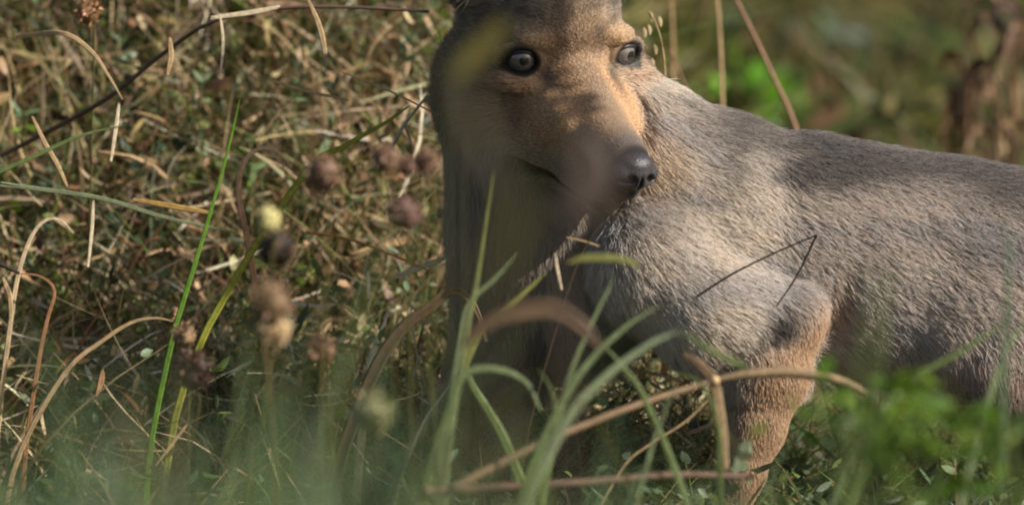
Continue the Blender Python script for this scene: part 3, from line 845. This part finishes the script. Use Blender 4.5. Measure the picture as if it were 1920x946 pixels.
plant("grass_blade", "short green blade crossing under the straw stalk beside the shaded leg", "grass blade", [(1125, 640, -0.46), (1170, 690, -0.46), (1215, 760, -0.46)], 11.6, GB, group=fg)
plant("grass_blade", "curved dark green blade under the straw stalk beside the orange foreleg", "grass blade", [(1262, 700, -0.46), (1310, 715, -0.46), (1345, 790, -0.46), (1350, 900, -0.46)], 10.1, C_GREEN, group=fg)
plant("grass_blade", "thin pale green blade leaning between the two forelegs", "grass blade", [(1268, 720, -0.53), (1235, 800, -0.53), (1205, 900, -0.53)], 8.7, GP, group=fg)
plant("grass_blade", "green blade bent against the lower edge of the shoulder fur", "grass blade", [(1275, 620, -0.63), (1330, 655, -0.63), (1400, 690, -0.63)], 10.1, GB, group=fg, root=False)
plant("grass_blade", "tall blurred green blade standing in front of the wolf's flank", "grass blade", [(1640, 500, -1.8), (1632, 600, -1.8), (1612, 720, -1.8), (1590, 900, -1.8)], 18.8, C_GREEN, group=fg)
plant("grass_blade", "slim blurred green blade beside the broad one before the flank", "grass blade", [(1672, 470, -1.1), (1664, 600, -1.1), (1640, 800, -1.1)], 10.1, C_GREEN, group=fg)
plant("grass_blade", "tall thin green blade standing upright before the wolf's thigh", "grass blade", [(1878, 415, -0.80), (1892, 470, -0.80), (1884, 640, -0.80), (1880, 860, -0.80)], 12.2, C_BLUEG, group=fg)
plant("grass_blade", "green blade leaning right under the belly tufts", "grass blade", [(1890, 600, -0.63), (1800, 660, -0.63), (1700, 720, -0.63), (1640, 830, -0.63)], 15.9, GB, group=fg)
plant("grass_blade", "short bright blade crossing the tall thin blade before the thigh", "grass blade", [(1935, 590, -0.63), (1890, 650, -0.63), (1850, 760, -0.63)], 13.0, GP, group=fg)
plant("grass_blade", "broad leaning green blade on the lower belly tufts", "grass blade", [(1735, 700, -0.66), (1660, 760, -0.66), (1600, 850, -0.66)], 13.0, GP, group=fg)
plant("leaf_fragment", "small pale grey green leaf scrap against the orange lower foreleg", "leaf", [(1404, 825, -0.370), (1392, 850, -0.370), (1376, 885, -0.370)], 30, lin(150, 158, 125), 'spear', root=False)

# ---- brown arched leaves and straw in front of the wolf
plant("arched_leaf", "broad brown dead leaf arching over the dark foreleg behind green blades", "dead leaf", [(1128, 655, -.85), (1085, 605, -.85), (1030, 580, -.85), (960, 588, -.85), (905, 612, -.85), (868, 650, -.85)], 32, lin(92, 72, 54), 'spear', root=False, tipcol=lin(124, 100, 76), fold=.6, tip=.12)
plant("bent_stem", "dark bent grass stem with brown blade tip against the chest edge", "dead stem", [(912, 640, -.05), (890, 575, -.05), (850, 545, -.05), (800, 580, -.05), (745, 625, -.05), (690, 720, -.05)], 26, DKB, tipcol=BRN, fold=.5)
plant("dark_stalk", "thin dark stalk running straight down beside the foreleg", "dead stem", [(850, 590, .0), (872, 680, .0), (890, 760, .0), (900, 850, .0)], 7, DKB, 'stem')
stk = empty("straw_stalk", P(1340, 712, -0.400)); tag(stk, "long pale straw stalk with a joint lying across the forelegs", "straw stalk")
plant("culm", None, None, [(1625, 738, -0.400), (1570, 712, -0.400), (1480, 698, -0.400), (1400, 702, -0.400), (1340, 712, -0.400)], 19, lin(158, 134, 102), 'spear', root=False, parent=stk, n=26, tip=.45, fold=-.35)
plant("culm", None, None, [(1340, 713, -0.400), (1250, 740, -0.410), (1150, 775, -0.420), (1040, 820, -0.430), (930, 872, -0.440), (830, 925, -0.450)], 18, lin(132, 108, 82), 'stem', root=False, parent=stk, n=24)
plant("hanging_leaf", None, None, [(1362, 880, -0.420), (1356, 810, -0.410), (1346, 750, -0.400), (1339, 710, -0.398)], 18, lin(146, 122, 86), parent=stk, root=False, tip=.4)
plant("side_shoot", None, None, [(1282, 664, -0.390), (1312, 684, -0.395), (1340, 714, -0.400)], 17, lin(136, 110, 80), parent=stk, root=False, tip=.3)
v, f = uv_sphere((1340, 713, -.40 * PXM), (10, 11, 9), np.eye(3), 10, 8); mesh_obj("joint", Pw(v), f, M_STEM, stk, np.tile(ST, (len(v), 1)), base=np.array(stk.location))
plant("straw_stalk", "brown straw stalk lying flat along the grass at the paws", "straw stalk", [(1415, 893, -0.430), (1260, 890, -0.440), (1080, 905, -0.450), (800, 920, -0.460)], 18, lin(112, 90, 74), 'stem', root=False)
bs = empty("broken_stalk", P(1530, 441, -.13)); tag(bs, "hair thin dark stalk snapped into a sharp bend before the flank", "dead stem")
plant("stem", None, None, [(1530, 441, -.13), (1450, 475, -.13), (1370, 515, -.13), (1300, 560, -.13)], 5, lin(46, 36, 28), 'stem', root=False, parent=bs)
plant("broken_tip", None, None, [(1455, 575, -.13), (1495, 515, -.13), (1531, 441, -.13)], 5, lin(46, 36, 28), 'stem', root=False, parent=bs)
plant("thin_stalk", "thin curved dark stalk tip under the wolf's nose", "dead stem", [(1224, 375, -.22), (1195, 382, -.22), (1150, 405, -.22), (1105, 450, -.22), (1060, 560, -.22)], 4, DKB, 'stem')
plant("straw_bit", "short white straw bit hanging in front of the dark chest", "straw", [(1040, 474, -.2), (1045, 505, -.2), (1053, 543, -.2)], 6, PALE, 'spear', root=False, tip=.5)
plant("straw_bit", "faint thin straw leaning from chest toward the shoulder", "straw", [(1062, 445, -.2), (1095, 452, -.2), (1125, 462, -.2)], 3.5, ST, 'spear', root=False, tip=.5)
plant("thin_stalk", "fine tan stalk slanting below the straw stalk between the forelegs", "dead stem", [(1335, 740, -.26), (1285, 790, -.26), (1215, 835, -.26), (1165, 880, -.26)], 5, ST, 'stem')

# ---- out of focus leaves close to the lens
def near_leaf(label, pts, wid, col, stalk, scol, cat="leaf"):
    w = pts[0][2]; o = empty("near_leaf", P(*pts[-1])); tag(o, label, cat)
    plant("leaf_blade", None, None, pts, wid, col, 'spear', root=False, parent=o, tip=.35, fold=.4)
    e = P(*pts[-1]); g_ = np.array([e[0] - .01, e[1], float(ground_h(e[0], e[1])) - .005])
    v, f, k = tube(catmull(np.array([e, .5 * (e + g_) + [.004, 0, 0], g_]), 14), np.full(14, stalk / PXM)); mesh_obj("leaf_stalk", v, f, M_STEM, o, np.tile(scol, (len(v), 1)), base=np.array(o.location))
near_leaf("pale blurred grass blade standing in front of the wolf's cheek", [(872, 140, -2.6), (888, 220, -2.6), (915, 280, -2.6), (945, 345, -2.6)], 15, lin(104, 94, 68), 4, lin(90, 84, 60))
near_leaf("grey brown dead leaf hanging out of focus over the muzzle", [(1085, 245, -2.2), (1112, 295, -2.2), (1108, 350, -2.2), (1062, 410, -2.2)], 56, lin(90, 77, 68), 8, lin(85, 72, 62), "dead leaf")
near_leaf("out of focus yellow leaf tip beside the wolf's shaded eye", [(950, 38, -1.7), (915, 78, -1.7), (880, 112, -1.7), (852, 148, -1.7)], 33, lin(104, 95, 46), 5, lin(80, 78, 50))
near_leaf("blurred olive blade before the wolf's throat", [(985, 330, -2.8), (970, 400, -2.8), (945, 470, -2.8), (920, 560, -2.8)], 24, lin(82, 78, 34), 5, lin(80, 78, 50))
near_leaf("soft grey green blade out of focus at the edge of the cheek", [(838, 50, -2.6), (832, 120, -2.6), (836, 190, -2.6), (850, 280, -2.6)], 12, lin(80, 82, 60), 4, lin(80, 78, 50))

# ---- stalks and blades in the tangle on the bank
bg_ = "single stalks and blades in the dead grass tangle"
plant("woody_stem", "long dark dead stem with a peeled white stretch bending over the tangle", "dead stem", [(805, 22, .10), (660, 14, .10), (520, 16, .10), (400, 40, .10), (300, 105, .12), (200, 185, .14), (60, 262, .18), (-80, 330, .2)], 11, lin(92, 72, 58), 'stem', root=False, n=40)
plant("straw_bit", "white peeled strip shining on the long dark stem", "straw", [(525, 13, .085), (470, 24, .085), (395, 34, .085)], 10, PALE, 'spear', root=False, tip=.6)
plant("dry_blade", "arching tan blade drooping to the white hanging straw", "dead blade", [(230, 187, .06), (205, 145, .06), (170, 95, .06), (115, 62, .06), (30, 70, .08)], 9, ST, group=bg_, root=False)
plant("straw_bit", "white jointed straw hanging from the end of the arching tan blade", "straw", [(223, 193, .05), (217, 240, .05), (208, 302, .05)], 8, PALE, 'spear', root=False, tip=.5)
plant("grass_blade", "long bright green blade leaning across the tangle above the dark crumpled head", "grass blade", [(450, 185, -.05), (425, 290, -.05), (385, 430, -.05), (345, 560, -.05), (322, 640, -.05)], 11, lin(110, 150, 50))
plant("dry_blade", "peach coloured curled dead leaf hooked over at its top", "dead blade", [(545, 310, .05), (520, 284, .05), (485, 279, .05), (455, 310, .05), (448, 370, .05), (470, 480, .05)], 13, lin(185, 125, 82), tipcol=lin(225, 190, 150))
plant("dry_blade", "tan jointed stalk slanting down below the green crossing blade", "dead blade", [(60, 218, .05), (85, 270, .05), (108, 310, .05), (126, 350, .05)], 9, ST, 'spear', root=False, tip=.4)
plant("grass_blade", "thin green blade lying across the tan jointed stalk", "grass blade", [(238, 234, .03), (150, 255, .03), (60, 295, .03), (-20, 330, .03)], 9, GB, root=False)
plant("dry_blade", "pale hooked dead blade arching beside the hanging white straw", "dead blade", [(138, 437, .03), (115, 414, .03), (88, 412, .03), (60, 440, .03), (35, 510, .03), (20, 600, .03)], 10, ST, tipcol=PALE)
plant("dry_blade", "brown curled dead blade bending down under the dark crossed twig", "dead blade", [(30, 512, .02), (75, 518, .02), (102, 545, .02), (88, 600, .02), (70, 690, .02)], 9, lin(160, 115, 78))
plant("dry_blade", "pale looped dead blade hanging below the dark crossed twig", "dead blade", [(5, 520, .02), (18, 555, .02), (20, 600, .02)], 10, ST, 'spear', root=False, tip=.4)
plant("dark_twig", "dark crossed twig end poking in over the curled brown blade", "twig", [(36, 512, .0), (10, 500, .0), (-40, 478, .0)], 10, lin(40, 32, 26), 'stem', root=False)
plant("straw_bit", "white hanging straw in the middle of the green herbs", "straw", [(175, 375, .04), (172, 430, .04), (165, 500, .04)], 7, PALE, 'spear', root=False, tip=.5)
plant("dry_blade", "thin pale straw lying level in the upper tangle", "dead blade", [(655, 188, .05), (580, 172, .05), (505, 150, .05)], 6, ST, 'spear', root=False, tip=.5)
plant("dry_blade", "fine straw sloping down toward the wolf's cheek", "dead blade", [(832, 222, .02), (740, 175, .02), (640, 135, .02)], 4, ST, 'spear', root=False, tip=.5)
plant("grass_blade", "yellow green blade pointing up at the forked grey twig", "grass blade", [(768, 198, .03), (720, 232, .03), (650, 272, .03), (560, 340, .03)], 14, lin(150, 150, 55))
tw = empty("forked_twig", P(757, 235, .03)); tag(tw, "forked grey dead twig beside the wolf's cheek", "twig")
plant("branch", None, None, [(802, 178, .03), (778, 208, .03), (757, 235, .03), (735, 275, .04)], 8, lin(170, 155, 138), 'stem', root=False, parent=tw)
plant("branch", None, None, [(776, 282, .03), (768, 260, .03), (758, 233, .03)], 6, lin(170, 155, 138), 'stem', root=False, parent=tw)
plant("dry_blade", "drooping tan blade hanging from the long dark stem", "dead blade", [(575, -5, .06), (595, 40, .06), (606, 80, .06), (612, 125, .06)], 11, ST, 'spear', root=False, tip=.3)
plant("dry_blade", "broad white straw blade standing beside the bent dark stem", "dead blade", [(728, 580, .03), (718, 615, .03), (700, 660, .03), (690, 720, .03)], 17, PALE, root=True)
plant("dry_blade", "bright straw blade lying level against the wolf's chest", "dead blade", [(838, 482, .05), (790, 500, .05), (735, 522, .05)], 12, PALE, 'spear', root=False, tip=.4)
plant("thin_stalk", "thin orange stalk running level across the tangle", "dead stem", [(815, 512, .02), (740, 480, .02), (660, 450, .02), (575, 435, .02)], 6, lin(165, 105, 55), 'stem', root=False)
plant("dry_blade", "yellow flat blade lying above the grey green one", "dead blade", [(400, 400, .04), (330, 388, .04), (250, 374, .04)], 11, lin(175, 140, 78), 'spear', root=False, tip=.4)
plant("grass_blade", "grey green blade lying level below the yellow flat blade", "grass blade", [(448, 436, .04), (390, 425, .04), (300, 405, .04), (180, 370, .04), (0, 345, .04)], 9, lin(140, 148, 112), root=False)
plant("straw_bit", "short white straw standing upright below the orange stalk", "straw", [(690, 508, .03), (691, 530, .03), (692, 560, .03)], 8, PALE, 'spear', root=False, tip=.5)
plant("dry_blade", "pale arched blade above the dark crumpled head", "dead blade", [(326, 602, .0), (290, 596, .0), (245, 605, .0), (190, 640, .0), (120, 700, .0)], 10, ST)
plant("dry_blade", "short straw leaning in the green grass below the crumpled head", "dead blade", [(353, 792, -.05), (325, 828, -.05), (292, 872, -.05)], 7, ST, 'spear', root=False, tip=.4)
plant("dry_blade", "long straw sloping down left behind the bent dark stem", "dead blade", [(838, 740, .05), (800, 790, .05), (760, 850, .05)], 8, ST, root=True)
plant("dry_blade", "tan straw sloping toward the grass beside the dark stalk", "dead blade", [(862, 700, .02), (830, 740, .02), (790, 800, .02)], 7, PALE, root=True)
plant("dry_blade", "thin jointed white straw hanging in the upper tangle under the dark stem", "straw", [(412, 25, .05), (418, 80, .05), (413, 140, .05)], 6, PALE, 'spear', root=False, tip=.5, group=bg_)
plant("dry_blade", "twisted tan leaf hanging from the bend of the long dark stem", "dead blade", [(318, 70, .06), (320, 105, .06), (314, 140, .06)], 11, ST, 'spear', root=False, tip=.4, group=bg_)

# ---- stems against the meadow behind the back
plant("reddish_stem", "thick reddish brown stem slanting up behind the wolf's back", "dead stem", [(1365, -30, .45), (1405, 50, .45), (1450, 145, .45), (1498, 260, .45)], 13, lin(138, 104, 80), 'stem')
plant("tan_stem", "upright slim tan stem behind the wolf's back", "dead stem", [(1342, -30, .5), (1350, 80, .5), (1355, 230, .5)], 12, lin(165, 140, 100), 'stem')
plant("brown_stem", "thin brown stem leaning behind the wolf's withers", "dead stem", [(1255, 90, .4), (1280, 150, .4), (1312, 235, .4)], 8, lin(130, 98, 72), 'stem')
plant("tan_stem", "pale thin stem standing beside the wolf's sunlit eye", "dead stem", [(1258, -20, .6), (1262, 90, .6), (1264, 230, .6)], 9, lin(175, 142, 105), 'stem')
pn = empty("seed_grass", P(1250, 215, .12)); tag(pn, "fine drooping grass stem with pale seeds beside the sunlit eye", "seed grass")
plant("stem", None, None, [(1214, 18, .12), (1232, 50, .12), (1245, 110, .12), (1252, 240, .12)], 3.5, lin(170, 145, 100), 'stem', root=False, parent=pn)
for a, b in ((1218, 30), (1215, 55), (1221, 118), (1206, 60), (1235, 40), (1226, 92)):
    plant("seed", None, None, [(a, b - 9, .12), (a + 3, b, .12), (a + 4, b + 11, .12)], 7, lin(205, 185, 140), 'spear', root=False, parent=pn, n=8)

# ---- dried flower heads in the tangle: bracts round a core on a stalk
def seed_head(px, py, w, rad, col, label, bracts=150, tilt=(0, -1, 0), core=None):
    c = P(px, py, w); R_ = rad / PXM
    gz = float(ground_h(c[0], c[1])); b = np.array([c[0] + RNG.normal(0, .025), c[1] + .03, gz])
    o = empty("dried_flower_head", b); tag(o, label, "seed head", "dried flower heads in the tangle")
    path = catmull(np.array([c + [0, 0, -R_ * 0.5], c + [0.004, 0.004, -R_ * 1.6], 0.5 * (c + b), b - [0, 0, .006]]), 12)
    v, f, k = tube(path, np.full(12, 4 / PXM)); mesh_obj("stalk", v, f, M_STEM, o, np.tile(C_OLIVE * .5, (len(v), 1)), base=b)
    d = nrm(RNG.normal(0, 1, (260, 3))); 
    v, f = uv_sphere((0, 0, 0), (1, 1, 1.05), np.eye(3), 16, 12)
    bump = 0.95 + 0.5 * vnoise(v * 2.2 + px, 8)
    mesh_obj("core", c + v * (bump * R_ * 0.62)[:, None], f, M_STEM, o, np.tile((core if core is not None else col * 0.55), (len(v), 1)), base=b)
    n = bracts; d = nrm(RNG.normal(0, 1, (n, 3)) + np.array([0, 0, .25]))
    lv, lf, lc = leaflets(c + d * R_ * 0.62, nrm(d + RNG.normal(0, .8, (n, 3))), U(.25, .55, n) * R_, U(.10, .28, n) * R_, pal(n, [col, col * .6, col * 1.4], [3, 2, 1]), 0.8)
    mesh_obj("bracts", lv, lf, M_DRY, o, lc, base=b)
RB = lin(142, 110, 86)
seed_head(605, 328, -0.54, 36, RB, "reddish brown dried flower head below the hooked peach leaf")
seed_head(724, 298, -0.54, 30, RB, "round brown dried flower head joined by two more beside the cheek")
seed_head(765, 312, -0.52, 22, lin(150, 115, 92), "small dark dried flower head between two brown ones")
seed_head(800, 303, -0.54, 27, RB, "brown dried flower head touching the wolf's cheek outline")
seed_head(757, 402, -0.54, 34, lin(128, 98, 84), "dull purple brown dried flower head above the orange stalk")
seed_head(503, 412, -0.67, 26, lin(205, 196, 140), "pale cream dried flower head above a dark one", core=lin(190, 180, 120))
seed_head(520, 468, -0.62, 38, lin(105, 82, 60), "dark dried flower head under the pale cream one", core=lin(38, 30, 22))
seed_head(507, 568, -0.70, 42, lin(150, 122, 88), "tan bristly dried flower head above a pale round one")
seed_head(515, 616, -0.67, 34, lin(215, 190, 150), "pale round dried flower head with a dark hollow side", core=lin(190, 160, 120))
seed_head(484, 606, -0.66, 24, lin(60, 45, 35), "black brown dried flower head tucked behind the pale round one")
seed_head(600, 655, -0.47, 32, lin(135, 102, 76), "brown dried flower head half sunk in the green grass")
seed_head(345, 628, -0.25, 26, lin(165, 135, 100), "tan dried flower head on top of the dark crumpled head")
seed_head(700, 772, -0.77, 42, lin(150, 146, 108), "large pale blurred flower head low in the green grass", core=lin(130, 126, 88))
seed_head(165, 22, 0.15, 30, lin(165, 125, 88), "curled tan dried flower head above the long dark stem")
seed_head(362, 692, -0.34, 42, lin(98, 74, 60), "big dark crumpled dried flower head standing in the tangle", bracts=220, core=lin(52, 40, 32))
plant("leaf_fragment", "small orange brown dead leaf lying over the green grass", "dead leaf", [(193, 690, -.06), (190, 715, -.06), (181, 742, -.06)], 13, lin(160, 118, 84), 'spear', root=False, face=.6, fold=.7)

# ---- leafy herbs
def leafy(px, py, w, spread, count, ll, lw, cols, wts, name, label, cat, h=None):
    """a branching herb whose leaves fill a loose dome round (px,py)"""
    c = P(px, py, w); b = np.array([c[0], c[1], float(ground_h(c[0], c[1]))])
    o = empty(name, b); tag(o, label, cat)
    sp = np.array(spread) / PXM
    pos = c + RNG.normal(0, 0.5, (count, 3)) * sp
    pos[:, 2] = np.maximum(pos[:, 2], b[2] + .01); pos = pos[outside_wolf(pos, 30)]
    n = len(pos)
    v, f, cl_ = leaflets(pos, nrm(any_dirs(n, .4) + [0, 0, .25]), U(*ll, n), U(*lw, n), pal(n, cols, wts)); mesh_obj("foliage", v, f, M_GREEN, o, cl_, base=b)
    for q in range(6):
        e = pos[RNG.integers(n)]; path = catmull(np.array([b + [0, 0, -.005], b * .6 + e * .4 + [0, 0, .01], e]), 8)
        v, f, k = tube(path, np.full(8, 5 / PXM)); mesh_obj("stem", v, f, M_GREEN, o, np.tile(C_GREEN * .7, (len(v), 1)), base=b)
leafy(1625, 795, -1.0, (110, 70, 60), 60, (.014, .03), (.005, .012), [lin(104, 130, 40), lin(88, 116, 42)], [2, 1], "lime_herb", "lime green leafy herb beside the orange foreleg", "herb")
leafy(1780, 835, -1.1, (170, 80, 60), 80, (.014, .03), (.005, .012), [lin(104, 130, 40), lin(88, 116, 42)], [2, 1], "lime_herb", "lime green leafy herb in front of the wolf's thigh", "herb")
leafy(1400, 195, 1.5, (90, 90, 60), 70, (.03, .055), (.012, .022), [lin(110, 160, 45), C_GREEN], [2, 1], "bright_herb", "bright green leafy plant behind the wolf's withers", "herb")
leafy(1640, 110, 2.4, (170, 90, 70), 90, (.03, .055), (.012, .022), [C_GREEN, C_BLUEG], [2, 1], "meadow_herb", "soft green leafy plant in the meadow beyond the back", "herb")
wd = P(1850, 300, 1.0); bz = np.array([wd[0], wd[1], float(ground_h(wd[0], wd[1]))])
wo_ = empty("withered_weed", bz); tag(wo_, "tall withered brown weed with curled leaves behind the rump", "dead weed")
for q in range(9):
    tx = 1760 + 22 * q + RNG.normal(0, 12); ty = RNG.uniform(-60, 190)
    e = P(tx, ty, 1.0 + RNG.normal(0, .08)); path = catmull(np.array([bz + [RNG.normal(0, .015), RNG.normal(0, .015), -.006], .5 * (bz + e) + [RNG.normal(0, .012), 0, .01], e]), 10)
    v, f, k = tube(path, np.linspace(9, 5, 10) / PXM); mesh_obj("stem", v, f, M_STEM, wo_, np.tile(lin(120, 92, 70) * RNG.uniform(.7, 1.2), (len(v), 1)), base=bz)
    for _ in range(4):
        pp = path[RNG.integers(3, 10)]; dd = nrm(RNG.normal(0, 1, 3) + [0, 0, -.6])
        lp_ = catmull(np.array([pp, pp + dd * .02 + [0, 0, .008], pp + dd * .04 - [0, 0, .02]]), 8)
        v, f, k = ribbon(lp_, np.array([4, 14, 22, 24, 22, 17, 10, 3]) / PXM, RNG.normal(0, .6), .5); mesh_obj("leaf", v, f, M_DRY, wo_, np.tile(pal(1, [C_TAN, BRN, DKB], [1, 2, 1]), (len(v), 1)), base=bz)

# ---- small tree added out of view; leaves placed to shade near face and chest
sun_px = nrm(np.array([SUN_TO @ VR, -(SUN_TO @ VU), SUN_TO @ VF]))
pe = nrm(np.cross(sun_px, [0.0, 1.0, 0.0])); qe = np.cross(sun_px, pe)
fs = (VN @ sun_px) > 0.05; hv = p2h(V); hd_ = np.linalg.norm(V - HO - np.array([0, 60, 0]), axis=1) < 330
shade_m = fs & ((hd_ & (hv[:, 0] < -24) & (hv[:, 1] > -170)) | ((V[:, 0] < 1105) & (V[:, 1] > 300) & (V[:, 1] < 680)))
lit_m = fs & ((hd_ & (hv[:, 0] > -14)) | ((V[:, 0] > 1135) & (V[:, 0] < 1700)))
lv_ = V[lit_m]; lv_ = lv_[RNG.choice(len(lv_), 4000)]; sv_ = V[shade_m]; sv_ = sv_[RNG.choice(len(sv_), 1400)]
l2 = np.stack([lv_ @ pe, lv_ @ qe], 1); s2_ = np.stack([sv_ @ pe, sv_ @ qe], 1)
dm = np.sqrt(((s2_[:, None] - l2[None]) ** 2).sum(-1)).min(1)
sv_ = sv_[dm > np.where(sv_[:, 1] > 360, 22, 40)]; n = len(sv_); print("shade leaves", n)
tgt = Pw(sv_) + SUN_TO * RNG.uniform(.72, .88, (n, 1))
sb = tgt.mean(0); sapb = np.array([sb[0] + .12, sb[1] + .26, 0.0]); sapb[2] = float(ground_h(sapb[0], sapb[1]))
sap = empty("shade_sapling", sapb); tag(sap, "slender leafy sapling standing on the sunward side of the wolf", "shade_sapling")
path = catmull(np.array([sapb - [0, 0, .01], sapb + [.01, -.0, .35], sapb + [.0, .01, .7], np.array([sapb[0] - .02, sapb[1] - .02, sb[2] + .2])]), 16)
v, f, k = tube(path, np.linspace(.012, .004, 16)); mesh_obj("trunk", v, f, M_STEM, sap, np.tile(BRN, (len(v), 1)), base=sapb)
v, f, c = leaflets(tgt, nrm(any_dirs(n, .6) + [0, 0, -.2]), U(.012, .02, n), U(.008, .013, n), pal(n, [C_GREEN, C_DARKG], [2, 1]))
mesh_obj("foliage", v, f, M_GREEN, sap, c, base=sapb)
for q in range(5):
    e = tgt[q * 7 % n]; st_ = path[10 + q]
    v, f, k = tube(catmull(np.array([st_, .5 * (st_ + e) + [0, 0, .03], e]), 8), np.linspace(.004, .0015, 8)); mesh_obj("branch", v, f, M_STEM, sap, np.tile(BRN, (len(v), 1)), base=sapb)
